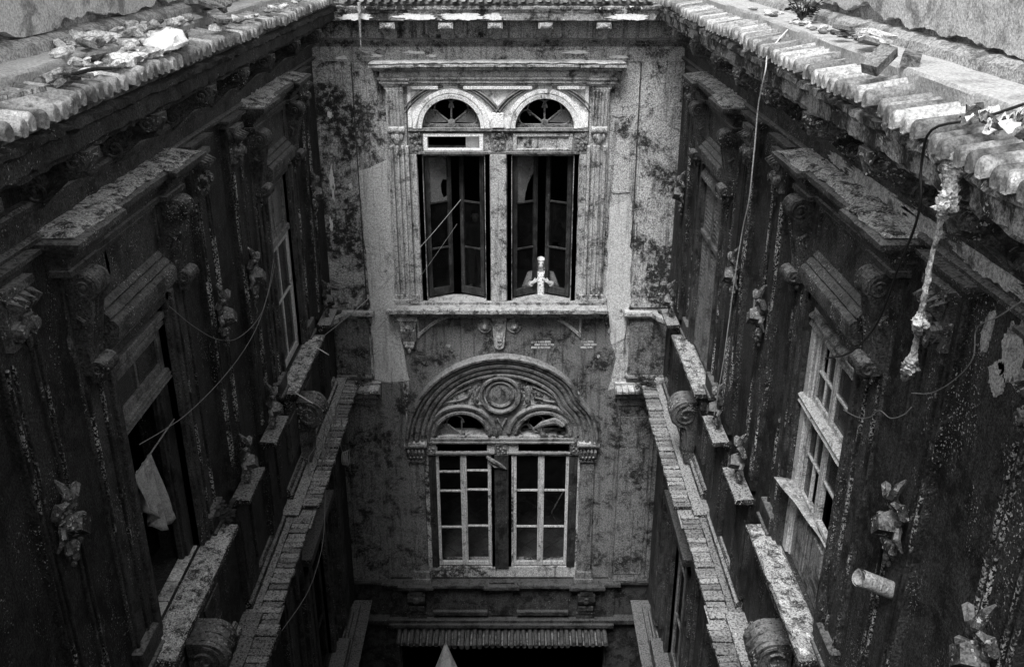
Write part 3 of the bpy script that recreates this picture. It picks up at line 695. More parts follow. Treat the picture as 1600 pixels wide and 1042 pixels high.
m.obj('arch_moulding', 'back_white_trim', tym)
# dark outer label moulding, meeting in a V between the arches
for i, ac in enumerate(AC):
    lo, hi = 18, 80; lo2, hi2 = 100, 162
    for a, b in ((lo, hi), (lo2, hi2)):
        MB(FB).ring(ac, ZS, [(RO-.012, -.02), (RO-.012, .035), (RO+.005, .05), (RO+.014, .02), (RO+.026, .02), (RO+.034, .055), (RO+.045, .04), (RO+.05, -.02)], a, b, 24, wob=lambda q, r_: 1+.17*(max(0, abs(90-q)-12)/62)**2).obj('label_moulding', 'back_low_trim', tym)
m = MB(FB); m.box(CB-.07, CB+.07, -.02, .05, -2.21, -2.03); m.obj('springer_block', 'back_white_trim', tym, bev=.006)
# fanlights
def fanlight(parent, ac, zs, r, mat, broken=False, panes=(0, 3)):
    m = MB(FB); o = -.06
    m.ring(ac, zs+.03, [(r-.03, o-.02), (r-.03, o+.02), (r, o+.02), (r, o-.02)], 0, 180, 24)
    m.box(ac-r, ac+r, o-.025, o+.025, zs-.005, zs+.035)
    for a in ((40, 90, 140) if not broken else (140, 90)):
        m.tube([(ac+.04*math.cos(R(a)), o, zs+.04+.04*math.sin(R(a))), (ac+(r-.1)*math.cos(R(a)), o, zs+.03+(r-.1)*math.sin(R(a)))], .012, 6)
    for a0, a1 in (((0, 40), (40, 90), (90, 140), (140, 180)) if not broken else ((140, 180), (90, 140))):
        mid = R((a0+a1)/2); half = R((a1-a0)/2); rr = (r-.1)*math.sin(half)/math.cos(half)*.98
        cx, cz = ac+(r-.11)/math.cos(half)*math.cos(mid)*.98, zs+.03+(r-.11)/math.cos(half)*math.sin(mid)*.98
        rr = min(rr, .13); k = (r-.03-rr)
        cx, cz = ac+k*math.cos(mid), zs+.03+k*math.sin(mid)
        m.tube([(cx+rr*math.cos(mid+R(t)), o, max(cz+rr*math.sin(mid+R(t)), zs+.03)) for t in range(-110, 111, 20)], .011, 6)
    m.lathe((ac, o-.02, zs+.05), [(.045, 0), (.045, .04), (.02, .05)], 'o', 10)
    fl_ = m.obj('fanlight', mat, parent)
    for k in panes:
        a0, a1 = ((2, 38), (42, 88), (92, 138), (142, 178))[k]
        pts = [(ac+.05*math.cos(R((a0+a1)/2)), zs+.04+.05*math.sin(R((a0+a1)/2)))]+[(ac+(r-.035)*math.cos(R(a)), zs+.035+(r-.035)*math.sin(R(a))) for a in range(a0, a1+1, 6)]
        MB(FB).prism(pts, o-.004, o+.002).obj('pane', 'dusty_glass', fl_, smooth=0)
fanlight(tym, AC[0], ZS, RI, 'back_low_trim', panes=(0, 3)); fanlight(tym, AC[1], ZS, RI, 'back_low_trim', panes=(0,))
# transom panels with carved blocks
m = MB(FB); m.box(-1.26, .92, -.02, .03, -2.27, -2.215); m.box(-1.26, .92, -.02, .05, -2.25, -2.235); m.box(-1.26, .92, -.02, .03, -2.535, -2.50)
m.box(-.35, .92, -.1, -.02, -2.50, -2.27); m.box(-1.26, -1.08, -.1, -.02, -2.50, -2.27)
trb = m.obj('transom', 'back_low_trim', facB, bev=.004)
for (a, b), mt in zip(((-1.08, -.35), (.01, .74)), ('back_white_trim', 'back_trim')):
    m = MB(FB); m.box(a, b, -.02, .025, -2.32, -2.285); m.box(a, b, -.02, .02, -2.495, -2.465); m.box(a, a+.05, -.02, .022, -2.465, -2.32); m.box(b-.05, b, -.02, .022, -2.465, -2.32)
    m.obj('transom_frame', mt, trb, bev=.005)
MB(FB).box(-.57, -.40, -.11, -.10, -2.49, -2.29).obj('paper_scrap', 'white_plastic', trb)
MB(FB).box(.06, .69, -.02, -.008, -2.465, -2.32).obj('transom_panel', 'back_trim', trb)
def carved_block(mb):
    mb.box(-.085, .085, 0, .03, -.115, .115)
    rnd = random.Random(3)
    for i in range(22):
        x, z = rnd.uniform(-.07, .07), rnd.uniform(-.1, .1); mb.ball((x, .03, z), (rnd.uniform(.014, .026), .018, rnd.uniform(.014, .03)), 6, 4)
for s in (-1.18, CB, .84): place('carved_block', carved_block, 'back_low_trim', FB, s, .0, -2.385, trb)
# upper casings, mullion, sill
m = MB(FB)
m.box(CB-.10, CB+.10, -.1, .03, -4.47, -2.535); m.box(CB-.17, CB-.10, -.12, -.0, -4.47, -2.535); m.box(CB+.10, CB+.17, -.12, -.0, -4.47, -2.535)
m.obj('mullion', 'back_trim', facB, bev=.006)
m = MB(FB)
m.box(-1.17, .83, -.12, -.005, -2.56, -2.537)
for a, b in ((-1.26, -1.17), (.83, .92)): m.box(a, b, -.1, .03, -4.47, -2.535)
for a, b in ((-1.17, -1.10), (.76, .83)): m.box(a, b, -.12, .0, -4.47, -2.535)
upc = m.obj('window', 'back_trim', facB, bev=.006)
m = MB(FB)
m.sweep([(CB-1.35, 0), (CB-1.35, .10), (CB+1.30, .10), (CB+1.30, 0)], [(0, -4.50), (.09, -4.505), (.11, -4.52), (.11, -4.57), (.08, -4.585), (.06, -4.62), (.03, -4.64), (0, -4.65)], jit=.014, sub=.04, seed=21)
m.box(CB-1.36, CB+1.31, 0, .12, -4.64, -4.503); m.box(-1.26, .92, -.25, .06, -4.54, -4.47)
for x in (CB-1.1, CB+1.1): m.box(x-.06, x+.06, .0, .09, -4.47, -4.36)
m.obj('window_sill', 'sill_stone', facB)
# casement leaves, ajar inwards
HOLE = [(0, 0), (1, 0), (1, .12), (.8, .08), (.68, .2), (.66, .4), (.78, .5), (1, .47), (1, 1), (0, 1)]
ARC = [(0, 0), (.45, 0), (.52, .2), (.66, .4), (.85, .55), (1, .62), (1, 1), (0, 1)]
BITE = [(0, 0), (.42, 0), (.5, .12), (.8, .1), (.86, 0), (1, 0), (1, 1), (0, 1)]
def leaf_frame(hs, sg, ang):
    ca, sa = math.cos(R(ang)), math.sin(R(ang))
    return lambda a, o, z: FB(hs+sg*(a*ca+o*sa), -.10-a*sa+o*ca, z)
for k, (a, b) in enumerate(UO):
    for sg, h in ((1, a+.01), (-1, b-.01)):
        fr = leaf_frame(h, sg, 27)
        sh = {}
        if k == 0 and sg == 1: sh = {0: ('dusty_glass', HOLE)}
        if k == 1 and sg == 1: sh = {0: ('dusty_glass', ARC)}
        if k == 1 and sg == -1: sh = {1: ('window_glass', BITE)}
        skip = (0,) if sg == -1 else ()
        sash(upc, fr, 0., .35, 0, -4.44, -2.55, 1, (-3.19, -3.80), .055, .025, mat='dark_wood', bottom=.10, shapes=sh, skip=skip)
# under the sill: console, bows, discs, pendant
m = MB(FB); c = CB-1.2
m.box(c-.13, c+.13, 0, .14, -4.70, -4.65); m.box(c-.115, c+.115, 0, .12, -4.76, -4.70)
m.sprism([(0, -4.76), (.11, -4.76), (.11, -4.83), (.07, -4.98), (.05, -5.03), (0, -5.03)], c-.1, c+.1)
for i in range(5): x = c-.08+i*.04; m.tube([(x, .112, -4.84), (x, .075, -4.97), (x, .055, -5.02)], .011, 5)
m.lathe((c, .10, -4.80), [(.035, 0), (.035, .025), (.015, .035)], 'o', 10)
m.box(c-.075, c+.075, 0, .06, -5.07, -5.03); m.ball((c-.03, .04, -5.10), (.04, .03, .04)); m.ball((c+.03, .04, -5.10), (.04, .03, .04)); m.ball((c, .03, -5.16), (.025, .02, .05))
m.obj('sill_console', 'back_trim', facB, bev=.003)
m = MB(FB)
def bow(sg, x0, x1):
    rows = []
    for i in range(15):
        t = i/14; s = CB+sg*(x0+(x1-x0)*t); z = -4.66-.30*t**1.9
        rows.append([(s, .0, z+.022), (s, .035, z+.018), (s, .04, z), (s, .025, z-.012), (s, .035, z-.024), (s, 0, z-.03)])
    m.grid(rows, True, True, True)
bow(-1, .55, 1.08); bow(1, .55, 1.08)
for sg in (-1, 1):
    a, b = sorted((CB+sg*1.06, CB+sg*1.085)); m.box(a, b, 0, .035, -4.98, -4.66)
m.box(CB-1.07, CB+1.12, 0, .06, -4.685, -4.655)
m.obj('bow_moulding', 'back_trim', facB)
def boss(mb): mb.lathe((0, 0, 0), [(.10, -.01), (.10, .02), (.085, .03), (.08, .018), (.055, .025), (.05, .05), (.035, .055), (.03, .075), (.012, .09)], 'o', 20)
for s in (-.36, .03): place('round_boss', boss, 'back_trim', FB, s, .0, -4.82, facB)
m = MB(FB)
pts = [(CB-.10, -4.67), (CB-.07, -5.05)]+[(CB+.07*math.cos(R(a)), -5.08+.07*math.sin(R(a))) for a in range(200, 341, 20)]+[(CB+.07, -5.05), (CB+.10, -4.67)]
m.prism(pts, 0, .05); m.prism([(CB+(x-CB)*.65, -4.86+(z+4.86)*.8) for x, z in pts], .05, .065)
m.prism([(CB-.03, -5.02), (CB+.03, -5.02), (CB+.03, -4.96), (CB, -4.93), (CB-.03, -4.96)], .06, .085)
m.obj('pendant', 'back_trim', facB, bev=.005)
# lower arch
ZA = -6.56
def dent(a, r):                                       # the right haunch has sagged
    return 1-.05*math.exp(-((a-33)/9.)**2)
m = MB(FB); AB = CB+.03
pr = [(1.0, -.03), (1.0, .04), (1.02, .06), (1.045, .06), (1.05, .015), (1.07, .015), (1.075, .055), (1.10, .07), (1.125, .07), (1.13, .03), (1.15, .03), (1.155, .085), (1.18, .10), (1.205, .10), (1.21, .05), (1.235, .05), (1.24, .11), (1.27, .12), (1.275, .08), (1.295, .08), (1.30, .15), (1.33, .155), (1.34, .12), (1.34, -.01)]
m.ring(AB, ZA, pr, 0, 180, 72, wob=dent)
arch = m.obj('arch', 'back_low_trim', facB)
m = MB(FB); n = 40
m.prism([(AB+1.02*math.cos(R(a)), ZA+1.02*math.sin(R(a))*1.0) for a in range(0, 181, 5)], -.03, -.0)
LC = (CB-.53, CB+.60)
# tympanum of the lower arch with cut-outs for its two fanlights is made as a plate of rings
m = MB(FB)
N = 60; outer = [(AB+1.02*math.cos(R(180*i/N)), ZA+1.02*math.sin(R(180*i/N))) for i in range(N+1)]
def low(x):
    z = ZA+.06
    for ac in LC:
        d = abs(x-ac)
        if d < .37: z = max(z, ZA+.06+math.sqrt(.37**2-d*d))
    return z
xs = sorted({round(p[0], 4) for p in outer} | {round(ac+.37*math.cos(R(q)), 4) for ac in LC for q in range(0, 181, 9)})
top = lambda x: ZA+math.sqrt(max(0, 1.02**2-(x-AB)**2))
for o in (-.05, -.01):
    b = len(m.v)
    for x in xs: m.v += [(x, o, min(low(x), top(x))), (x, o, top(x))]
    for i in range(len(xs)-1): m.f.append((b+2*i, b+2*i+2, b+2*i+3, b+2*i+1))
ty2 = m.obj('tympanum', 'back_low_trim', arch, smooth=0)
m = MB(FB)
for ac in LC:
    m.ring(ac, ZA+.05, [(.36, -.03), (.36, .02), (.38, .035), (.41, .03), (.415, .01), (.46, .012), (.465, .04), (.50, .05), (.515, .03), (.52, -.02)], 5, 175 if ac < 0 else 170, 40)
m.obj('arch_moulding', 'back_low_trim', ty2)
m = MB(FB); mc = (AB-.02, -5.83)
m.ring(*mc, [(.235, -.02), (.235, .05), (.25, .07), (.275, .07), (.285, .04), (.285, -.02)], 0, 360, 40)
m.ring(*mc, [(.16, -.02), (.16, .03), (.185, .045), (.205, .03), (.205, -.02)], 0, 360, 36)
m.lathe((mc[0], -.01, mc[1]), [(.2, 0), (.19, .012), (.12, .03), (.02, .035)], 'o', 24)
m.obj('medallion', 'back_low_trim', ty2)
for sg in (-1, 1):                                    # curved ribs between medallion, arches and rim
    for pts, r in (([(.30, .01, -5.72), (.36, .02, -5.82), (.38, .02, -5.94), (.33, .01, -6.02)], .018), ([(.40, .01, -5.76), (.46, .02, -5.88), (.60, .02, -5.93), (.78, .01, -5.96)], .014), ([(.42, .01, -5.72), (.60, .02, -5.80), (.76, .02, -5.92)], .014)):
        MB(FB).tube([(AB+sg*x, o, z) for x, o, z in pts], r, 6).obj('tracery_rib', 'back_low_trim', ty2)
    m = MB(FB); m.ball((AB+sg*.36, .0, -5.80), (.05, .03, .10)); m.ball((AB+sg*.35, .0, -5.92), (.04, .03, .07)); m.obj('leaf_carving', 'back_low_trim', ty2)
MB(FB).tube([(AB-.06, .02, -6.2), (AB, .03, -6.32), (AB+.06, .02, -6.2)], .016, 6).obj('tracery_rib', 'back_low_trim', ty2)
fanlight(ty2, LC[0], ZA+.02, .36, 'back_low_trim', broken=True, panes=(3,)); fanlight(ty2, LC[1], ZA+.02, .36, 'back_low_trim', broken=True, panes=())
m = MB(FB); m.tube([(.30, -.03, -6.40), (.42, .0, -6.30), (.60, .02, -6.24), (.70, .01, -6.30), (.66, -.02, -6.36)], [.02, .04, .06, .05, .02], 8)
m.obj('broken_stucco', 'back_low_trim', ty2)
# lower transom, capitals, mullion, frames
m = MB(FB); m.box(-1.18, .93, -.02, .03, -6.56, -6.52); m.box(-1.18, .93, -.02, .05, -6.59, -6.565); m.box(-1.18, .93, -.02, .03, -6.775, -6.745); m.box(-1.18, .93, -.1, -.015, -6.745, -6.59)
tr2 = m.obj('transom', 'back_low_trim', facB, bev=.004)
for a, b, mt in ((-1.05, -.35, 'sheet_metal'), (.09, .80, 'dark_wood')): MB(FB).box(a, b, -.015, .0, -6.73, -6.61).obj('transom_panel', mt, tr2)
for s in (-1.16, CB+.01, .90): place('carved_block', carved_block, 'back_low_trim', FB, s, .0, -6.67, tr2)
for sg in (-1, 1):
    c = AB+sg*1.2
    m = MB(FB); m.box(c-.14, c+.14, 0, .13, -6.62, -6.56); m.box(c-.155, c+.155, 0, .15, -6.59, -6.565); m.box(c-.11, c+.11, 0, .07, -6.85, -6.62); m.box(c-.12, c+.12, 0, .09, -6.86, -6.83)
    rnd = random.Random(5)
    for i in range(5):
        x = c-.1+.05*i; m.tube([(x, .07, -6.82), (x, .10, -6.74), (x, .13, -6.67), (x, .12, -6.64)], [.02, .026, .022, .012], 6)
    for i in range(4): x = c-.075+.05*i; m.tube([(x, .07, -6.83), (x, .10, -6.79), (x, .12, -6.76)], [.018, .024, .012], 6)
    cp = m.obj('capital', 'back_low_trim', facB)
    MB(FB).box(c-.13, c+.13, .0, .12, -6.56, -6.545).obj('dirt_crust', 'sill_stone', cp)
    m = MB(FB); m.box(c-.10, c+.10, 0, .05, -8.75, -6.86); m.box(c-.075, c+.075, .05, .058, -8.6, -7.0); m.box(c-.12, c+.12, 0, .09, -8.86, -8.75); m.box(c-.14, c+.14, 0, .12, -8.93, -8.86)
    m.obj('pilaster', 'back_dark_plaster', facB, bev=.005)
m = MB(FB)
m.box(CB-.13, CB+.17, -.1, .0, -8.72, -6.775); m.box(CB-.08, CB+.12, 0, .035, -8.72, -6.775)
for a, b in ((-1.18, -1.08), (.81, .93)): m.box(a, b, -.1, .01, -8.72, -6.775)
lwc = m.obj('window', 'dark_wood', facB, bev=.006)
sash(lwc, FB, -1.08, -.69, -.04, -8.70, -6.78, 1, (-7.09, -7.41, -8.03), .045, .028, mat='painted_wood', bottom=.07)
sash(lwc, FB, -.69, -.30, -.04, -8.70, -6.78, 1, (-7.07, -7.39, -8.01), .045, .028, mat='painted_wood', bottom=.07)
sash(lwc, FB, .02, .415, -.04, -8.70, -6.78, 1, (-7.40, -8.02), .045, .028, mat='painted_wood', bottom=.07)
sash(lwc, FB, .415, .81, -.04, -8.70, -6.78, 1, (-7.40, -8.02), .045, .028, mat='painted_wood', bottom=.07)
m = MB(FB); m.tube([(-.36, .04, -6.80), (-.26, .07, -6.86), (-.16, .08, -6.92), (-.08, .06, -6.99)], [.02, .035, .03, .012], 7); m.tube([(-.30, .04, -6.92), (-.24, .06, -6.95), (-.16, .06, -6.95), (-.10, .05, -7.0)], [.012, .022, .02, .01], 7); m.tube([(-.27, .03, -6.84), (-.27, .05, -6.93), (-.2, .06, -6.95)], .015, 6)
m.obj('broken_ornament', 'back_low_trim', facB)
# lower sill band with pedestals
m = MB(FB)
m.sweep([(XL, 0), (XL+.5, 0), (XL+.5, .06), (CB-1.45, .06), (CB-1.45, .14), (CB-1.08, .14), (CB-1.08, .09), (CB-.17, .09), (CB-.17, .13), (CB+.2, .13), (CB+.2, .09), (CB+1.10, .09), (CB+1.10, .14), (CB+1.47, .14), (CB+1.47, .06), (XR-.5, .06), (XR-.5, 0), (XR, 0)],
        [(0, -8.93), (.07, -8.935), (.08, -8.95), (.08, -8.985), (.05, -9.0), (0, -9.01)], jit=.008, sub=.05, seed=31)
m.box(XL+.5, XR-.5, 0, .06, -9.6, -8.932); m.box(CB-1.44, CB-1.09, 0, .139, -9.0, -8.934); m.box(CB+1.11, CB+1.46, 0, .139, -9.0, -8.934); m.box(CB-1.08, CB+1.10, 0, .089, -9.0, -8.933)
m.obj('sill_band', 'shaded_stone', facB)
for sg in (-1, 1):
    c = CB+.01+sg*1.27
    m = MB(FB); m.box(c-.12, c+.12, .06, .12, -9.5, -9.0); m.box(c-.1, c+.1, .1, .19, -9.1, -9.04); m.sprism([(.1, -9.1), (.17, -9.1), (.2, -9.2), (.17, -9.28), (.1, -9.3)], c-.13, c+.13)
    m.ball((c, .19, -9.2), (.06, .04, .06)); m.box(c-.11, c+.11, .06, .15, -9.42, -9.34); m.box(c-.14, c+.14, .06, .1, -9.6, -9.5)
    m.obj('pedestal', 'shaded_stone', facB, bev=.005)
m = MB(FB)
for a, b in ((CB-1.02, CB-.2), (CB+.24, CB+1.02)):
    m = MB(FB); m.box(a, b, .06, .075, -9.46, -9.06); m.box(a, b, .06, .13, -9.52, -9.45); m.obj('apron_panel', 'shaded_stone', facB, bev=.005)
m = MB(FB); m.box(CB-.14, CB+.18, .06, .085, -9.55, -9.0); m.obj('apron_panel', 'shaded_stone', facB, bev=.005)
m = MB(FB); m.box(XL, XR, 0, .14, -9.68, -9.60); m.box(XL+.5, XR-.5, 0, .18, -9.72, -9.655); m.obj('string_course', 'shaded_stone', facB, bev=.006)
# corner piers: raised strip, boxed pedestal, ledge of bricks, panelled pier below
for sg in (-1, 1):
    e = XL if sg < 0 else XR; i0 = (XL+.46) if sg < 0 else (XR-.48)
    a, b = sorted((e, i0))
    m = MB(FB); m.box(a, b, 0, .022, -4.55, -1.43); pr_ = m.obj('pier', 'back_plaster', facB, smooth=0)
    m = MB(FB); m.box(a, b, 0, .05, -5.62, -4.6); m.box(a+(.05 if sg < 0 else .06), b-(.06 if sg < 0 else .05), .05, .06, -5.5, -4.75); ped = m.obj('pedestal', 'back_dark_plaster', facB, bev=.006)
    m = MB(FB)
    path = [(XL+.02, .35), (XL+.14, .16), (XL+.14, .05), (i0+.02, .05), (i0+.02, 0)] if sg < 0 else [(i0-.02, 0), (i0-.02, .05), (XR-.14, .05), (XR-.14, .16), (XR-.02, .35)]
    m.sweep(path, [(0, -4.58), (.07, -4.585), (.075, -4.60), (.075, -4.64), (.04, -4.655), (.02, -4.69), (0, -4.69)], jit=.005, sub=.06, seed=41+sg)
    m.obj('cap_moulding', 'back_trim', ped)
    m = MB(FB); m.sweep([(a, 0), (b+.02, 0)] if sg < 0 else [(a-.02, 0), (b, 0)], [(0, -5.52), (.08, -5.525), (.09, -5.55), (.06, -5.59), (0, -5.6)]); m.obj('base_moulding', 'back_low_trim', ped)
    a2, b2 = sorted((e, XL+.58 if sg < 0 else XR-.64))
    m = MB(FB); m.sweep([(a2, 0), (b2, 0)], [(0, -5.64), (.06, -5.645), (.06, -5.70), (.17, -5.705), (.16, -5.76), (.1, -5.80), (.08, -5.86), (0, -5.87)], jit=.006, sub=.06, seed=50+sg); m.box(a2, b2, 0, .05, -5.86, -5.645)
    ld = m.obj('ledge', 'back_trim', facB)
    n = 8
    for i in range(n):
        q = place('coping_brick', coping_brick, 'sill_stone', FB, a2+(i+.5)*(b2-a2)/n, .19, -5.65+random.uniform(-.008, .008), ld, bev=.006); q.rotation_euler = (random.uniform(-.05, .05), random.uniform(-.05, .05), random.uniform(-.06, .06))
    m = MB(FB); m.box(a2, b2-.04 if sg < 0 else b2, 0, .06, -8.93, -5.87) if sg < 0 else m.box(a2+.04, b2, 0, .06, -8.93, -5.87)
    m.box(a2+.06, b2-.08, .06, .10, -5.96, -5.90); m.box(a2+.1, b2-.12, .06, .072, -8.8, -6.15)
    for x in (a2+.06, b2-.10): m.box(x, x+.03, .06, .085, -8.85, -6.05)
    m.obj('pier', 'back_dark_plaster', facB, bev=.006)
for a, z in ((-1.905, -4.5), (1.52, -3.6)): MB(FB).box(a, a+.01, .0, .026, z, -1.45).obj('pier_joint', 'soot_trim', facB)
# the fourth side of the court, under the camera
def FN(s, o, z): return (s, -.9+o, z)
nf = thing('courtyard_facade', W(0, -.9, -12), 'plain fourth side of the court, below and behind the viewer', 'facade')
MB(FN).box(XL, XR, -.4, 0, -12, -.8).obj('wall', 'soot_plaster', nf); MB(FN).box(XL-.5, XR+.5, -.6, .3, -.8, -.72).obj('eaves_cornice', 'roof_concrete', nf, bev=.01)
# ------------------------------------------------------------------ tiled eaves and roofs
PITCH = .094
def cover_tile(mb, L=.31, r=.037, rise=.05):
    """one narrow barrel tile, its lower end plugged with mortar into a rounded nose"""
    n = 8; rows = []
    for o, k, lift in ((.006, .12, -.012), (.012, .6, -.008), (.010, .88, -.003), (0, 1., 0), (-.5*L, .96, rise*.5), (-L, .92, rise)):
        rows.append([(r*k*math.cos(math.pi*i/n), o, -.012+r*1.25*k*math.sin(math.pi*i/n)+lift) for i in range(n+1)]+[(-r*k*.8, o, -.035+lift), (r*k*.8, o, -.035+lift)])
    mb.grid(rows, True, True, True)
def pan_tile(mb, L=.30, rise=.05):
    mb.sprism([(0, -.04), (-L, rise-.04), (-L, rise-.065), (0, -.06)], -.03, .03)
def tiled_eaves(fr, s0, s1, o, z, label, gaps=(), mat='roof_tile_clay', rnd=random.Random(5)):
    th = thing('tiled_eaves', W(*fr((s0+s1)/2, o, z-.06)), label, 'roof')
    m = MB(fr); m.sprism([(o-.07, z-.07), (o-.38, z-.01), (o-.38, z-.08), (o-.08, z-.09)], s0, s1); m.obj('tile_bed', 'dark_rubble', th, smooth=0)
    n = int((s1-s0)/PITCH); lift = 0; shift = 0
    for i in range(n):
        s = s0+(i+.5)*(s1-s0)/n; dz = sum(g_[2] for g_ in gaps if g_[0] < s < g_[1])
        if i % 7 == 0: lift = rnd.uniform(-.008, .010); shift = rnd.uniform(-.02, .02)
        if any(abs(s-g_[1]) < .05 for g_ in gaps): continue
        q = place('roof_tile', cover_tile, mat, fr, s+rnd.uniform(-.006, .006), o+shift+rnd.uniform(-.008, .008), z+dz+lift+rnd.uniform(-.007, .007), th, smooth=50)
        q.rotation_euler = (rnd.uniform(-.03, .03), rnd.uniform(-.03, .03), rnd.uniform(-.035, .035))
    return th
tiled_eaves(FL, 2.2, 11.0, .42, -.70, 'narrow barrel tiles along the left roof edge, strewn with rubble')
tiled_eaves(FR, 2.0, 11.0, .45, -.70, 'narrow barrel tiles along the right roof edge, sagging and broken at joints', gaps=((1.5, 3.55, -.03), (3.55, 4.25, -.012)))
tiled_eaves(FB, XL+.45, XR-.46, .42, -.70, 'narrow barrel tiles along the roof edge above the end facade')
def roof_side(fr, s0, s1, label, seed, right):
    th = thing('parapet', W(*fr(5, -.3, -.8)), label, 'parapet')
    m = MB(fr)
    m.sweep([(s0, 0), (s1, 0)], [(-.6, -.56), (.15 if not right else .22, -.585), (.16 if not right else .23, -.60), (.155 if not right else .225, -.66), (.15 if not right else .22, -.80), (-.6, -.80)], jit=.008, sub=.12, seed=seed)
    m.obj('gutter_slab', 'roof_concrete', th)
    m = MB(fr)
    m.sweep([(s0, 0), (s1, 0)], [(-.6, -.50), (-.11, -.505), (-.07, -.515), (-.035, -.535), (-.02, -.588), (-.6, -.588)], jit=.02, sub=.06, seed=seed+2)
    m.obj('plinth', 'parapet_render', th)
    m = MB(fr); m.box(s0, s1, -.6, -.14, -.53, 1.0); m.obj('wall', 'parapet_render', th)
    # plaster coat with a ragged lower edge where it has fallen away
    low_ = []; n = 420
    for i in range(n+1):
        s = s0+(s1-s0)*i/n
        v = mnoise.noise((s*1.1+seed, 1.1, 0))*.09+mnoise.noise((s*3.1+seed, 4.1, 0))*.06+mnoise.noise((s*9+seed, 2.1, 0))*.03+mnoise.noise((s*27+seed, 7.1, 0))*.014
        low_.append((s, max(-.50, -.47+v)))
    m = MB(fr); m.prism(low_+[(s1, 1.0), (s0, 1.0)], -.145, -.09); m.obj('plaster_coat', 'parapet_plaster', th, smooth=0)
    return th
roof_side(FL, 1.2, D+1.2, 'left parapet wall with plaster fallen from its foot', 4., False)
roof_side(FR, 1.2, D+1.2, 'right parapet wall with cracked blistering plaster', 17., True)
m = MB(FB); m.box(XL-.6, XR+.6, -1.2, .12, -.8, -.58); m.box(XL-.6, XR+.6, -1.2, -.3, -.58, .3)
tag(m.obj('parapet', 'roof_concrete', bev=.02), 'low concrete parapet above the end facade', 'parapet')
# lower canopy at the foot of the back wall
tiled_eaves(FB, -1.75, 1.45, .40, -9.84, 'short tiled canopy in the dark at the foot of the end facade', mat='shaded_stone')
# ------------------------------------------------------------------ pixel helpers: a direction, met with a plane of the place
PC, PS = math.cos(R(23.4)), math.sin(R(23.4))
def at(x, y, X=None, Y=None, Z=None):
    u = (x-800)/1460; v = (521-y)/1460; r = (u, PC+v*PS, -PS+v*PC)
    k = X/r[0] if X is not None else Y/r[1] if Y is not None else Z/r[2]
    return Vector((r[0]*k, r[1]*k, r[2]*k))
# ------------------------------------------------------------------ patches of fallen and lifting plaster
for i, (s, z, rs, rz) in enumerate(((5.15, -1.325, .5, .05), (4.45, -1.33, .28, .045), (5.75, -1.32, .16, .04), (3.75, -1.32, .3, .05), (3.3, -1.33, .2, .04))):
    MB(FR).prism(blob(s, z, rs, rz, 44, .5, i*2.7), .005, .02).obj('limewash_patch', 'peeling_limewash', facR, smooth=0)
for i, (s, z, rs, rz) in enumerate(((5.4, -1.09, .4, .08), (4.7, -1.07, .25, .09), (6.3, -1.10, .22, .06), (3.9, -1.1, .3, .08))):
    MB(FR).prism(blob(s, z, rs, rz, 44, .55, i*3.1+9), -.005, .016).obj('limewash_patch', 'grey_limewash', facR, smooth=0)
for i, (x, y, rs, rz) in enumerate(((1590, 555, .10, .12), (1562, 590, .06, .07), (1510, 470, .03, .09), (1545, 520, .03, .10), (1180, 480, .03, .12))):
    p = at(x, y, X=XR); MB(FR).prism(blob(p.y, p.z, rs, rz, 36, .38, i*1.7+3), -.005, .012).obj('limewash_patch', 'peeling_limewash', facR, smooth=0)
for i, (x, y, rs, rz) in enumerate(((165, 415, .02, .07), (110, 540, .025, .05), (160, 240, .12, .05), (215, 205, .1, .04), (320, 160, .16, .05))):
    p = at(x, y, X=XL); MB(FL).prism(blob(p.y, p.z, rs, rz, 36, .6, i*1.3+5), -.005, .012).obj('limewash_patch', 'grey_limewash', facL, smooth=0)
for i, (x, y, rs, rz) in enumerate(((519, 280, .03, .13), (521, 300, .015, .1), (515, 180, .03, .04), (548, 290, .02, .04), (518, 350, .02, .08), (700, 540, .03, .02), (968, 300, .10, .012), (965, 180, .07, .02), (935, 556, .02, .02))):
    p = at(x, y, Y=D); MB(FB).prism(blob(p.x, p.z, rs, rz, 30, .6, i*1.9+2), -.005, .03 if p.x < -1.9 or p.x > 1.56 else .012).obj('paint_flake', 'white_plastic' if i < 5 else 'peeling_limewash', facB, smooth=0)
for i, (x, y, rs, rz) in enumerate(((842, 540, .14, .09), (915, 540, .09, .09))):
    p = at(x, y, Y=D); q = MB(FB).prism(blob(p.x, p.z, rs, rz, 30, .5, i+8.2), -.005, .009).obj('bared_patch', 'back_dark_plaster', facB, smooth=0)
    for r_ in range(3):
        for k in range(3 if i == 0 else 2):
            a = p.x-rs*.75+k*.09+.045*(r_ % 2); MB(FB).box(a, a+.08, 0, .014, p.z+.04-r_*.04, p.z+.07-r_*.04).obj('brick', 'peeling_limewash', q, bev=.004)
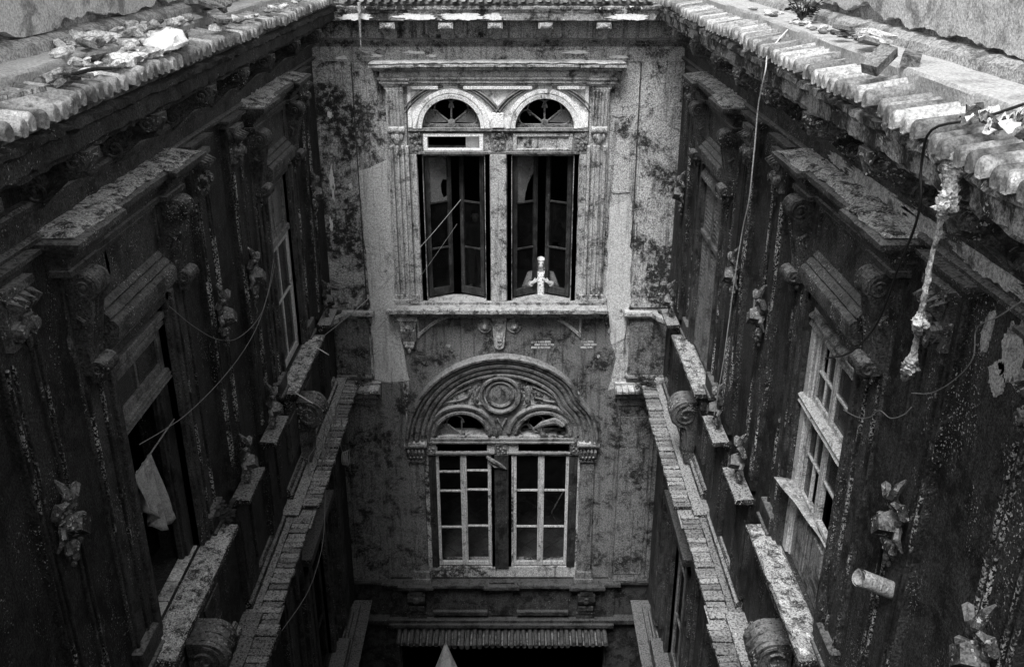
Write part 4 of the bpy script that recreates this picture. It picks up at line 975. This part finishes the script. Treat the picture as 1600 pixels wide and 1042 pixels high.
# ------------------------------------------------------------------ cables and ropes
def cable(name, p0, p1, sag, r, mat, label, cat='cable', mid=None, group=None, n=22, wig=.004):
    pts = [Vector(p0)]
    seq = [Vector(p0)]+[Vector(q) for q in (mid or [])]+[Vector(p1)]
    if len(seq) > 3:
        E2 = [seq[0]*2-seq[1]]+seq+[seq[-1]*2-seq[-2]]; out = []
        for i in range(1, len(E2)-2):
            a, b, c_, d = E2[i-1:i+3]
            out += [.5*((2*b)+(c_-a)*t+(2*a-5*b+4*c_-d)*t*t+(3*b-a-3*c_+d)*t**3) for t in (0, .2, .4, .6, .8)]
        seq = out+[seq[-1]]; n = 0
    pts = []
    for k, (a, b) in enumerate(zip(seq, seq[1:])):
        m_ = max(4, n//(len(seq)-1)) if n else 1
        for i in range(m_+(k == len(seq)-2)):
            t = i/m_; q = a.lerp(b, t); q.z -= 4*sag*t*(1-t)
            q += Vector((mnoise.noise((q.z*3, q.y*3, 1)), mnoise.noise((q.z*3, q.x*3, 5)), 0))*wig; pts.append(q)
    return tag(MB().tube(pts, r, 6).obj(name, mat), label, cat, group)
cable('white_cable', at(1262, 12, Z=-.50), at(1116, 648, X=1.86), 0, .0045, 'rope_white', 'thin white cable hanging over the right eaves down to a pilaster shelf',
      mid=[at(1205, 84, X=1.64)+Vector((0, 0, .03)), at(1196, 110, X=1.57), at(1184, 175, X=1.60), at(1172, 300, X=1.66), at(1160, 360, X=1.7), at(1146, 450, X=1.74), at(1131, 560, X=1.8)], n=40)
cable('washing_line', at(720, 312, Y=D-.14), at(503, 527, X=-2.12), .10, .0045, 'wire_grey', 'pale line slanting from the upper left casement to the corner', n=20)
cable('thin_wire', at(714, 350, Y=D-.14), at(585, 520, Y=D-.2), .05, .0028, 'wire_grey', 'hair-thin wire slanting below the pale line', n=14)
cable('black_cable', at(1600, 163, X=1.75), at(1290, 560, X=1.92), 0, .0055, 'wire_black', 'black cable curling over the right eaves tiles and down past a scroll console',
      mid=[at(1530, 186, X=1.66), at(1456, 203, X=1.57), at(1440, 260, X=1.6), at(1436, 330, X=1.62), at(1400, 430, X=1.7), at(1370, 505, X=1.78), at(1330, 550, X=1.86)], n=40)
cable('wire_loop', at(1600, 468, X=1.8), at(1425, 614, X=1.9), 0, .0028, 'wire_grey', 'loose grey wire looping off the flaking right wall', mid=[at(1560, 495, X=1.8), at(1527, 513, X=1.82), at(1520, 560, X=1.84), at(1490, 595, X=1.86), at(1455, 614, X=1.88)], n=36)
cable('wire_swag', at(1425, 636, X=1.95), at(1318, 640, X=1.99), .0, .0028, 'wire_grey', 'thin wire sagging in two swags beside the paned window', mid=[at(1412, 648, X=1.94), at(1392, 653, X=1.94), at(1374, 641, X=1.95), at(1360, 651, X=1.95), at(1345, 653, X=1.96), at(1330, 647, X=1.97)], n=36)
cable('wall_cable', at(264, 478, X=-2.30), at(428, 405, X=-2.28), 0, .0028, 'wire_grey', 'upper drooping cable slung across the left wall to the far window', mid=[at(300, 508, X=-2.28), at(340, 530, X=-2.27), at(372, 528, X=-2.27), at(404, 497, X=-2.27), at(418, 460, X=-2.28)], n=36)
cable('wall_cable', at(218, 694, X=-2.30), at(430, 412, X=-2.28), 0, .0028, 'wire_grey', 'lower drooping cable slung from the towel window across the left wall', mid=[at(262, 668, X=-2.28), at(300, 640, X=-2.27), at(345, 594, X=-2.26), at(378, 552, X=-2.26), at(404, 505, X=-2.27), at(420, 455, X=-2.28)], n=36)
cable('hanging_wire', at(508, 770, X=-1.99), at(440, 985, X=-2.0), 0, .0028, 'wire_grey', 'wire dangling below the left brick ledge', mid=[at(506, 830, X=-1.98), at(497, 880, X=-1.98), at(478, 930, X=-1.99)], n=24)
for k, (x, y) in enumerate(((496, 548), (468, 622))):
    a = at(x-6, y-8, X=-2.12); b = a+Vector((.16, -.02, -.10)); cable('broken_lath', a, b, 0, .005, 'rope_white', ('white stick poking from the far left window sill, upper one', 'white stick poking from the far left window sill, lower one')[k], 'stick', n=4, wig=0)
c0 = at(536, 716, X=-1.99)
m = MB()
for k in range(4): m.tube([(c0.x+.02*k, c0.y+(.075+.006*k)*math.cos(R(a)), c0.z+(.075+.004*k)*math.sin(R(a))+.004*k) for a in range(0, 361, 20)], .005, 5, cap=False)
m.tube([(c0.x, c0.y, c0.z+.08), (c0.x-.02, c0.y, c0.z+.2)], .004, 5)
tag(m.obj('wire_coil', 'wire_grey'), 'coil of wire hung at the edge of the left brick ledge', 'wire coil')
# tangle of dead twigs on the far-left ledge
rnd = random.Random(11); m = MB()
for i in range(26):
    b = Vector((-2.12+rnd.uniform(-.1, .1), 9.4+rnd.uniform(-.7, .7), -5.47)); d = Vector((rnd.uniform(-.1, .12), rnd.uniform(-.3, .3), rnd.uniform(.05, .35)))
    m.tube([b, b+d*.5+Vector((rnd.uniform(-.05, .05), rnd.uniform(-.05, .05), .04)), b+d+Vector((rnd.uniform(-.08, .08), rnd.uniform(-.1, .1), -.02))], [.006, .005, .002], 5)
tag(m.obj('dead_twigs', 'wire_grey'), 'tangle of dead twigs on the far end of left brick ledge', 'twigs')
# ragged cloth hanging from the right eaves
def rag(pts, rad, seed, n=12, sub=5, amp=.55):
    n *= 2; sub *= 3; fi = 1/3
    P = [Vector(p) for p in pts]; Q = []; Rr = []
    for i, (a, b) in enumerate(zip(P, P[1:])):
        for j in range(sub): t = j/sub; Q.append(a.lerp(b, t)); Rr.append(rad[i]*(1-t)+rad[i+1]*t)
    Q.append(P[-1]); Rr.append(rad[-1]); rows = []
    for i, q in enumerate(Q):
        row = []
        for j in range(n):
            a = 2*math.pi*j/n; k = Rr[i]*(1+amp*mnoise.noise((math.cos(a)*2.2+seed, math.sin(a)*2.2, i*.55*fi+seed))+amp*.7*mnoise.noise((math.cos(a)*4, math.sin(a)*4+seed, i*1.4*fi))+amp*.5*mnoise.noise((math.cos(a)*9, math.sin(a)*9+seed, i*.9)))
            row.append((q.x+k*math.cos(a)*.8, q.y+k*math.sin(a), q.z+.3*Rr[i]*mnoise.noise((math.cos(a)*2, i*.9*fi, seed))))
        rows.append(row)
    return MB().grid(rows, True, True, True)
rg = thing('hanging_rag', W(*at(1415, 590, X=1.72)), 'dirty white rag knotted to a cord under the right eaves', 'rag')
rag([at(1492, 236, X=1.60), at(1486, 262, X=1.60), at(1484, 300, X=1.60), at(1478, 325, X=1.60), at(1471, 345, X=1.61)], [.025, .042, .036, .045, .012], 2.3).obj('rag_bundle', 'dirty_rag', rg, smooth=60)
rag([at(1471, 343, X=1.61), at(1456, 400, X=1.63), at(1446, 455, X=1.64), at(1440, 490, X=1.66)], [.014, .010, .014, .012], 5.3, 8).obj('twisted_cord', 'dirty_rag', rg, smooth=60)
rag([at(1441, 486, X=1.66), at(1437, 505, X=1.66), at(1434, 522, X=1.67)], [.012, .035, .016], 7.3).obj('knot', 'dirty_rag', rg, smooth=60)
rag([at(1434, 520, X=1.67), at(1428, 550, X=1.69), at(1421, 575, X=1.70), at(1412, 594, X=1.72)], [.012, .014, .04, .012], 9.3).obj('rag_end', 'dirty_rag', rg, smooth=60)
p = at(561, 4, Y=D-.42); q = at(564, 74, Y=D-.36)
tag(rag([p, p.lerp(q, .35), p.lerp(q, .7), q], [.03, .02, .010, .004], 3.1, 8, amp=.25).obj('hanging_strip', 'dirty_rag', smooth=60), 'pale tapering strip dangling from the cornice over the end facade', 'strip')
tag(rag([at(556, 76, Y=D-.10), at(568, 80, Y=D-.09), at(582, 88, Y=D-.08)], [.02, .03, .015], 4.4, 8).obj('snagged_rag', 'dirty_rag', smooth=60), 'small white rag snagged on the frieze below the dangling strip', 'rag')
# ------------------------------------------------------------------ towel in the near left window
t0 = at(212, 738, X=XL-.05); t1 = at(243, 740, X=XL-.05)
rows = []
for i in range(15):
    f = i/14; row = []
    for j in range(19):
        g_ = j/18; drop = .34+.30*math.sin(g_*2.5+.3)*g_
        y = t0.y-.06+(.30+.0*f)*g_+.05*f*g_; fold = .055*math.sin(g_*19+f*2.4)*(.2+.8*f)
        row.append((XL-.04+fold+.02*f, y+.02*math.sin(g_*9)*f, t0.z-drop*f*(.8+.4*g_)+.012*math.sin(j*2.3)*f))
    rows.append(row)
m = MB().grid(rows); tw = tag(m.obj('towel', 'grey_cloth', smooth=70), 'pale towel hanging in the near left window', 'towel')
md = tw.modifiers.new('thick', 'SOLIDIFY'); md.thickness = .008; md.offset = 0
tag(MB().tube([(XL-.04, 4.95, t0.z), (XL-.04, 5.85, t0.z)], .006, 6).obj('clothes_line', 'wire_grey'), 'line across the near left window holding the towel', 'line')
# ------------------------------------------------------------------ pipe stub, sheet flap
a = Vector((XR+.02, 3.98, -3.22)); b = Vector((1.78, 3.9, -3.05)); d = (b-a).normalized()
ps = thing('pipe_stub', W(*a), 'broken pipe stub jutting from the right wall', 'pipe')
m = MB(); m.tube([a, a+d*.1, b], .047, 14, cap=False); m.tube([b, a+d*.05], .038, 14, cap=False)
rows = [[b+(Vector((0, math.cos(R(k*24)), math.sin(R(k*24)))))*r_ for k in range(15)] for r_ in (.047, .038)]; m.grid(rows, True)
m.obj('pipe', 'sheet_metal', ps); MB().tube([a-d*.01, a+d*.03], .062, 14).obj('flange', 'soot_trim', ps)
rows = []
for i in range(17):
    t = i/16; s = 5.82-.74*t; w_ = .16*(1-t)**1.3+.012
    rows.append([(s, -.035+w_*k/5, -3.69-.05*t+.012*k*(1-t)*(1-.4*k/5)+.006*math.sin(t*14+k*.5)) for k in range(6)])
fl_ = MB(FR).grid(rows).obj('sheet_flap', 'sheet_metal', smooth=60); tag(fl_, 'bent metal sheet curling out of the paned window above its lower board', 'metal sheet')
md = fl_.modifiers.new('thick', 'SOLIDIFY'); md.thickness = .004
# ------------------------------------------------------------------ weeds
def weed(name, base, h, n, label, seed, spread=.12):
    rnd = random.Random(seed); th = thing(name, W(*base), label, 'plant'); st = MB(); lf = MB(); B_ = Vector(base)
    for i in range(n):
        d = Vector((rnd.uniform(-1, 1)*spread, rnd.uniform(-1, 1)*spread, h*rnd.uniform(.4, 1)))
        st.tube([B_, B_+d*.5+Vector((0, 0, .02)), B_+d], [.006, .004, .002], 4)
        for k in range(7):
            c_ = B_+d*rnd.uniform(.3, 1.05); a_ = rnd.uniform(0, 6.3); L_ = rnd.uniform(.03, .06); u_ = Vector((math.cos(a_), math.sin(a_), rnd.uniform(-.5, .5)))*L_; v_ = Vector((-math.sin(a_), math.cos(a_), rnd.uniform(-.4, .4)))*L_*.4
            lf.add([c_, c_+u_*.5+v_, c_+u_, c_+u_*.5-v_], [(0, 1, 2, 3)])
    st.obj('stems', 'leaf', th); tag(lf.obj('leaves', 'leaf', th, smooth=0), kind='stuff')
weed('ledge_weed', (1.76, D-.28, -5.64), .36, 22, 'leafy weed sprouting on the right corner ledge below the boxed pedestal', 3, .2)
weed('ledge_weed', (-2.24, 6.12, -4.28), .22, 12, 'small weed at the far end of the near left sill', 4, .08)
weed('ledge_weed', (-2.05, D-.3, -5.6), .2, 8, 'sparse weed in the left corner where the ledges meet', 5, .14)
# ------------------------------------------------------------------ rubble on the roofs
def rock(rx, ry, rz, seed, flat=1.):
    m = MB(); m.ball((0, 0, 0), (rx, ry, rz), 8, 5); rnd = random.Random(seed)
    m.v = [tuple(c_*(1+.45*mnoise.noise((p[0]/rx*1.3+seed, p[1]/ry*1.3, p[2]/rz*1.3))) for c_ in p) for p in m.v]; return m
def put(m, name, mat, loc, rot, label, cat, group=None, smooth=25):
    me = m.mesh(name, mat, 0, smooth, at=1); o = bpy.data.objects.new(name, me); link(o, None, W(*loc)); o.rotation_euler = rot
    return tag(o, label, cat, group)
rnd = random.Random(21)
def on_left(x, y): return at(x, y, Z=-.64)
for i in range(90):
    x, y = rnd.uniform(92, 300), 0; t = (x-92)/235; y = 116-62*t+rnd.uniform(-26, 22)*(1-.3*t)
    p = on_left(x, y); p.x = min(max(p.x, -2.36), -1.99); p.z = (-.58 if p.x < -2.19 else -.625 if p.x < -2.08 else -.645)+rnd.uniform(0, .03)*(1-t); k = rnd.uniform(.018, .05)*(1.15-.2*t)
    put(rock(k*rnd.uniform(.8, 1.5), k*rnd.uniform(.8, 1.5), k*rnd.uniform(.35, .7), i*3.3), 'plaster_chunk', rnd.choice(('rubble', 'rubble', 'rubble', 'dark_rubble', 'peeling_limewash')), p+Vector((0, 0, k*.3)), (rnd.uniform(-.5, .5), rnd.uniform(-.5, .5), rnd.uniform(0, 6)),
        'small plaster chunk in the rubble heap on the left eaves tiles', 'rubble', 'plaster chunks heaped on the left eaves')
p = on_left(140, 84); m = MB(); m.prism(blob(0, 0, .15, .10, 11, .5, 3.), -.03, .03); m.jitter(.02, 8); put(m, 'plaster_slab', 'rubble', p+Vector((0, 0, .05)), (R(55), R(10), R(35)), 'large broken plaster slab on top of the left rubble heap', 'plaster slab')
p = on_left(100, 98); put(rag([(0, 0, -.02), (0, .03, .03), (.02, .07, .06), (.0, .12, .02)], [.03, .05, .05, .02], 6.6, amp=.8), 'crumpled_paper', 'white_plastic', p+Vector((0, 0, .02)), (0, 0, .4), 'crumpled white paper at the near end of the left rubble heap', 'paper', smooth=40)
p = on_left(262, 74); m = MB(); rows = []
for i in range(13):
    f = i/12; row = []
    for j in range(19):
        a_ = 2*math.pi*j/18; k = math.sin(math.pi*(f*.92+.04))**.6*(1+.3*mnoise.noise((f*4, math.cos(a_)*2, math.sin(a_)*2))+.22*mnoise.noise((f*11, math.cos(a_)*5, math.sin(a_)*5)))
        row.append((.11*k*math.cos(a_), -.33+.66*f, max(-.02, .075*k*math.sin(a_))))
    rows.append(row)
m.grid(rows, True, True, True); put(m, 'plastic_bag', 'white_plastic', p+Vector((.0, 0, .02)), (0, R(-8), R(12)), 'crumpled white plastic bag lying on the left eaves tiles', 'bag', smooth=60)
a = at(100, 120, Z=-.60); b = at(188, 106, Z=-.60)
tag(MB().tube([a, a.lerp(b, .5)+Vector((0, 0, .012)), b], [.008, .010, .006], 6).obj('stick', 'dark_wood'), 'thin dark stick lying along the left rubble heap', 'stick')
for i, (x0, y0, x1, y1) in enumerate(((306, 2, 352, 34), (318, 0, 345, 20), (300, 14, 330, 24), (328, 6, 360, 22))):
    a = at(x0, y0, Z=-.50); b = at(x1, y1, Z=-.57); d = (b-a); L_ = d.length; m = MB(); m.box(-.05, .05, -L_/2, L_/2, -.012, .012); m.jitter(.006, 5)
    put(m, 'broken_board', 'old_board', (a+b)/2+Vector((0, 0, .02*i)), (math.asin(d.z/L_), 0, math.atan2(-d.x, d.y)), 'broken board in the pile at the far end of the left roof', 'board', 'boards piled on the left roof')
for i in range(16):
    x = rnd.uniform(340, 480); y = 38-34*(x-340)/140+rnd.uniform(-8, 9); p = at(x, y, Z=-.62); p.x = min(max(p.x, -2.34), -2.0); p.z = -.58 if p.x < -2.19 else -.63; k = rnd.uniform(.02, .05)
    put(rock(k*1.4, k, k*.5, i*2.1+50), 'roof_debris', rnd.choice(('rubble', 'dark_rubble')), p+Vector((0, 0, k*.3)), (rnd.uniform(-.5, .5), rnd.uniform(-.5, .5), rnd.uniform(0, 6)), 'lump of debris on the far stretch of the left eaves tiles', 'rubble', 'debris on the far left eaves')
p = at(30, 156, Z=-.62); m = MB(); m.box(-.10, .10, -.03, .03, -.010, .010); m.jitter(.01, 6); put(m, 'broken_board', 'old_board', p+Vector((.0, 0, .02)), (0, R(-10), 0), 'short split board lying on the nearest left eaves tiles', 'board')
# right roof
for i, (x, y, l) in enumerate(((1374, 94, 'tilted loose brick on the right roof slab, left one of two'), (1424, 92, 'loose brick lying flat on the right roof slab, right one of two'))):
    p = at(x, y, Z=-.555); m = MB(); m.box(-.04, .04, -.08, .08, -.026, .026); m.jitter(.005, 9)
    put(m, 'brick', 'dark_rubble', p, (R(30 if i == 0 else 4), R(8), R(-50+25*i)), l, 'brick')
for i in range(14):
    x = rnd.uniform(1312, 1378); y = 54+.22*(x-1312)+rnd.uniform(-8, 12); p = at(x, y, Z=-.56); k = rnd.uniform(.022, .05)
    m = MB(); m.box(-k, k, -k*1.3, k*1.3, -.010, .010); m.jitter(.014, 9)
    put(m, 'tile_shard', rnd.choice(('rubble', 'dark_rubble')), p+Vector((0, 0, .014+.012*(i % 4))), (rnd.uniform(-.3, .3), rnd.uniform(-.3, .3), rnd.uniform(0, 6)), 'flat tile shard in the pile on the right roof slab', 'tile shard', 'tile shards on the right roof')
for i in range(26):
    x = rnd.uniform(1510, 1600); y = 196+.22*(x-1510)+rnd.uniform(-18, 16); p = at(x, y, Z=-.63); k = rnd.uniform(.02, .05); m = MB(); rows = []
    for a_ in range(4): rows.append([((a_-1.5)*k*.6, (b_-1.5)*k*.4*math.sin(math.pi*(a_+.6)/4.2), .02*math.sin(a_*1.4+b_*1.1)) for b_ in range(4)])
    m.grid(rows); o = put(m, 'dead_leaf', rnd.choice(('rubble', 'dark_rubble', 'leaf')), p+Vector((0, 0, .02+rnd.uniform(0, .03))), (rnd.uniform(-.5, .5), rnd.uniform(-.5, .5), rnd.uniform(0, 6)), 'curled dead leaf drifted on the nearest right eaves tiles', 'leaf', 'dead leaves on the right eaves', 60)
for i in range(34):
    x = rnd.uniform(1040, 1340); y = 6+.20*(x-1040)+rnd.uniform(-5, 14)
    p = at(x, y, Z=-.575); k = rnd.uniform(.012, .03); 
    if p.x < 1.9 or p.x > 2.0: p.x = rnd.uniform(1.86, 1.99)
    put(rock(k*1.4, k, k*.5, i*1.1+90), 'pebble', rnd.choice(('rubble', 'dark_rubble')), p+Vector((0, 0, k*.2)), (0, 0, rnd.uniform(0, 6)), 'pebble of mortar scattered on the right roof slab', 'rubble', 'mortar crumbs on the right roof')
weed('roof_weed', at(1252, 32, Z=-.56), .16, 18, 'dark dry tuft growing on the right roof slab', 8, .12)
# ------------------------------------------------------------------ parasol far down in the court, sticks behind the lower glass
pc = Vector((-.95, 10.5, -10.12)); th = thing('parasol', W(pc.x, pc.y, -12), 'pale pointed canvas parasol down in the dark court', 'parasol'); m = MB()
rows = [[(pc.x+r_*math.cos(R(k*45)), pc.y+r_*math.sin(R(k*45)), pc.z+h_-(.04 if k % 2 else 0)*(r_ > .3)) for k in range(8)] for r_, h_ in ((.015, .75), (.11, .46), (.23, .12), (.36, -.3))]
m.grid(rows, True); m.obj('canopy', 'grey_cloth', th, smooth=0); MB().tube([(pc.x, pc.y, -12), (pc.x, pc.y, pc.z+.74)], .02, 8).obj('pole', 'dark_wood', th)
MB().lathe((pc.x, pc.y, -12), [(.22, 0), (.22, .05), (.05, .08)], 'z', 12).obj('base', 'court_floor', th)
q = [at(880, 768, Y=D+.5), at(862, 800, Y=D+.5), at(868, 812, Y=D+.5), at(872, 824, Y=D+.5)]
cable('bent_tube', q[0], at(876, 828, Y=D+.7), 0, .012, 'dull_painted_wood', 'bent pale tube leaning behind the lower right window', 'tube', mid=[q[1]], n=8, wig=0)
# ------------------------------------------------------------------ people
def skin_body(parent, verts, edges, name, mat):
    me = bpy.data.meshes.new(name); me.from_pydata([v[:3] for v in verts], edges, []); me.materials.append(MATS[mat])
    o = bpy.data.objects.new(name, me)
    mo = o.modifiers.new('skin', 'SKIN'); mo.use_smooth_shade = True
    for sv, v in zip(me.skin_vertices[0].data if me.skin_vertices else [], verts): sv.radius = (v[3], v[3])
    if not me.skin_vertices:
        ly = me.attributes.get('skin')
    o.modifiers.new('sub', 'SUBSURF').levels = 1; o.modifiers['sub'].render_levels = 2
    return o
def figure(arms, nose=True):
    V = [(0, .01, .95, .13), (0, 0, 1.10, .12), (0, 0, 1.25, .13), (0, 0, 1.36, .07), (0, -.005, 1.41, .05), (0, -.015, 1.46, .062), (0, -.02, 1.52, .078), (0, -.015, 1.58, .07), (0, -.01, 1.615, .035)]
    E_ = [(i, i+1) for i in range(8)]
    def chain(root, pts):
        k = root
        for p in pts: V.append(p); E_.append((k, len(V)-1)); k = len(V)-1
        return k
    chain(6, [(0, -.108, 1.505, .013)])
    for sg in (-1, 1):
        chain(0, [(sg*.09, .01, .87, .085), (sg*.095, 0, .5, .058), (sg*.095, .02, .09, .04), (sg*.10, -.10, .04, .035)])
        A = arms[0 if sg < 0 else 1]
        k = chain(2, [(sg*.15, 0, 1.32, .055), (*A[0], .042), (*A[1], .028), (*A[2], .030)])
        w = Vector(A[1]); h = Vector(A[2]); d = (Vector(A[3])-h).normalized(); side = Vector(A[4])
        for j in range(4):
            b = h+side*(.027-.018*j); L_ = (.075, .085, .08, .062)[j]
            chain(k, [(*(b+d*.03), .010), (*(b+d*(.03+L_*.5)+Vector((0, -.008, .002))), .0088), (*(b+d*(.03+L_)+Vector((0, .004, -.006))), .007)])
        b = h+side*.03; td = (d*.5+side).normalized(); chain(k, [(*(b+td*.025), .011), (*(b+td*.055), .009)])
    return V, E_
def person(loc, label, arms, clothes):
    V, E_ = figure(arms); th = thing('person', loc, label, 'person')
    me = bpy.data.meshes.new('body'); me.from_pydata([v[:3] for v in V], E_, []); me.materials.append(MATS['skin'])
    o = bpy.data.objects.new('body', me); link(o, th, loc)
    o.modifiers.new('skin', 'SKIN').use_smooth_shade = True
    if not me.skin_vertices:
        bm = bmesh.new(); bm.from_mesh(me); bm.verts.layers.skin.verify(); bm.to_mesh(me); bm.free()
    for sv, v in zip(me.skin_vertices[0].data, V): sv.radius = (v[3], v[3])
    me.skin_vertices[0].data[0].use_root = True
    sb = o.modifiers.new('sub', 'SUBSURF'); sb.levels = 1; sb.render_levels = 1
    def part(m, name, mat, par=th, smooth=60, thick=0):
        x = bpy.data.objects.new(name, m.mesh(name, mat, 0, smooth, metres=True)); link(x, par, loc)
        if thick: md = x.modifiers.new('thick', 'SOLIDIFY'); md.thickness = thick; md.offset = 1
        return x
    for sg in (-1, 1):
        m = MB(); m.ball((sg*.030, -.088, 1.535), (.014, .009, .008)); part(m, 'eye', 'hair_black', o)
        m = MB(); m.tube([(sg*.014, -.094, 1.556), (sg*.032, -.092, 1.561), (sg*.05, -.078, 1.555)], [.004, .006, .003], 5); part(m, 'eyebrow', 'hair_black', o)
        m = MB(); m.ball((sg*.078, -.01, 1.525), (.012, .02, .032)); part(m, 'ear', 'skin', o)
    m = MB(); m.tube([(-.022, -.088, 1.472), (0, -.094, 1.471), (.022, -.088, 1.472)], [.003, .006, .003], 5); part(m, 'mouth', 'dark_rubble', o)
    clothes(part, arms); return th
def tube_sleeve(arms, i, r):
    sg = -1 if i == 0 else 1; A = arms[i]; e, w = Vector(A[0]), Vector(A[1])
    return MB().tube([(sg*.10, 0, 1.36), (sg*.165, 0, 1.33), Vector((sg*.165, 0, 1.33)).lerp(e, .5), e, e.lerp(w, .5), e.lerp(w, 1.02)], [.05*r, .075*r, .072*r, .066*r, .058*r, .052*r], 12)
def torso(r, z0, z1, flare=0., n=20):
    rows = []
    for i in range(9):
        t = i/8; z = z0+(z1-z0)*t; k = (.165+flare*(1-t)) if t < .75 else .165*(1-.62*((t-.75)/.25)**1.5)
        rows.append([(k*r*1.12*math.cos(2*math.pi*j/n)*(1+.03*math.sin(j*3.3)), k*r*.82*math.sin(2*math.pi*j/n)*(1+.05*math.sin(j*2.1+i)), z) for j in range(n)])
    return MB().grid(rows, True)
def shell(r, face, z0=1.525, c=(0, -.015), n=28, mrows=16, low=-1.):
    """hood: a sphere with a round opening for the face"""
    m = MB(); idx = {}
    for i in range(mrows+1):
        ph = math.pi*i/mrows
        for j in range(n):
            th_ = 2*math.pi*j/n; d = Vector((math.sin(ph)*math.cos(th_), math.sin(ph)*math.sin(th_), math.cos(ph)))
            if d.z < low: continue
            if d.y < -face and d.z < .55: continue
            idx[(i, j)] = len(m.v); m.v.append((c[0]+r[0]*d.x, c[1]+r[1]*d.y, z0+r[2]*d.z))
    for i in range(mrows):
        for j in range(n):
            q = [(i, j), (i, (j+1) % n), (i+1, (j+1) % n), (i+1, j)]
            if all(k in idx for k in q): m.f.append(tuple(idx[k] for k in q))
    return m
WA = [[(-.27, -.06, 1.09), (-.17, -.22, 1.24), (-.13, -.26, 1.28), (-.03, -.28, 1.35), (.1, 0, .99)], [(.27, -.06, 1.09), (.17, -.22, 1.24), (.13, -.26, 1.28), (.03, -.28, 1.35), (-.1, 0, .99)]]
WA = [[Vector(q) if i == 4 else q for i, q in enumerate(a)] for a in WA]
for a in WA: a[4] = Vector((.25*(1 if a is WA[0] else -1), 0, .95)).normalized()
def woman_clothes(part, arms):
    part(torso(1.0, .12, 1.40, .06), 'robe', 'robe_grey', thick=.006)
    for i in (0, 1): part(tube_sleeve(arms, i, 1.0), 'sleeve', 'robe_grey')
    m = MB(); rows = []
    for i in range(12):
        t = i/11; rows.append([(x*.055*(1+.12*math.sin(i*2.1+x*3)), -.135-.035*math.sin(t*2.6)-.01*(1-x*x), 1.42-.62*t) for x in (-1, -.5, 0, .5, 1)])
    m.grid(rows); part(m, 'shirt_front', 'print_white', thick=.012)
    part(shell((.092, .088, .116), .38, c=(0, .008)), 'headscarf', 'scarf_white', thick=.010)
    part(shell((.086, .084, .108), .60, 1.527, c=(0, .0), low=.45), 'cap', 'dark_cloth', thick=.004)
    m = MB(); m.ring(0, 1.42, [(.06, -.10), (.075, -.125), (.095, -.09), (.085, -.03), (.06, -.03)], 190, 350, 18); part(m, 'scarf_wrap', 'scarf_white')
w0 = at(845, 402, Y=D+.37); person(W(w0.x, D+.37, w0.z-1.64/U), 'person in white headscarf and grey robe parting the upper right casements', WA, woman_clothes)
MA = [[Vector((-.26, .02, 1.08)), Vector((-.25, -.06, .86)), Vector((-.25, -.08, .80)), Vector((-.25, -.10, .70)), Vector((0, 1, 0))], [Vector((.26, .02, 1.08)), Vector((.25, -.06, .86)), Vector((.25, -.08, .80)), Vector((.25, -.10, .70)), Vector((0, 1, 0))]]
def man_clothes(part, arms):
    part(torso(1.0, .92, 1.41, .0), 'shirt', 'dark_cloth', thick=.006)
    for i in (0, 1):
        sg = -1 if i == 0 else 1; e = Vector(arms[i][0]); part(MB().tube([(sg*.10, 0, 1.36), (sg*.165, 0, 1.33), Vector((sg*.165, 0, 1.33)).lerp(e, .75)], [.05, .075, .068], 12), 'sleeve', 'dark_cloth')
        part(MB().tube([(sg*.08, .01, .98), (sg*.095, .005, .85), (sg*.1, 0, .5), (sg*.1, .02, .08)], [.10, .105, .08, .062], 12), 'trouser_leg', 'denim')
        m = MB(); m.ball((sg*.105, -.06, .035), (.045, .12, .04)); part(m, 'shoe', 'rope_white')
    part(shell((.088, .10, .115), .45, low=.0), 'hair', 'hair_black', thick=.006)
p = at(744, 449, Z=-5.2); person(W(p.x, p.y, -5.2), 'dim person in dark shirt and jeans standing inside the upper left window', MA, man_clothes)
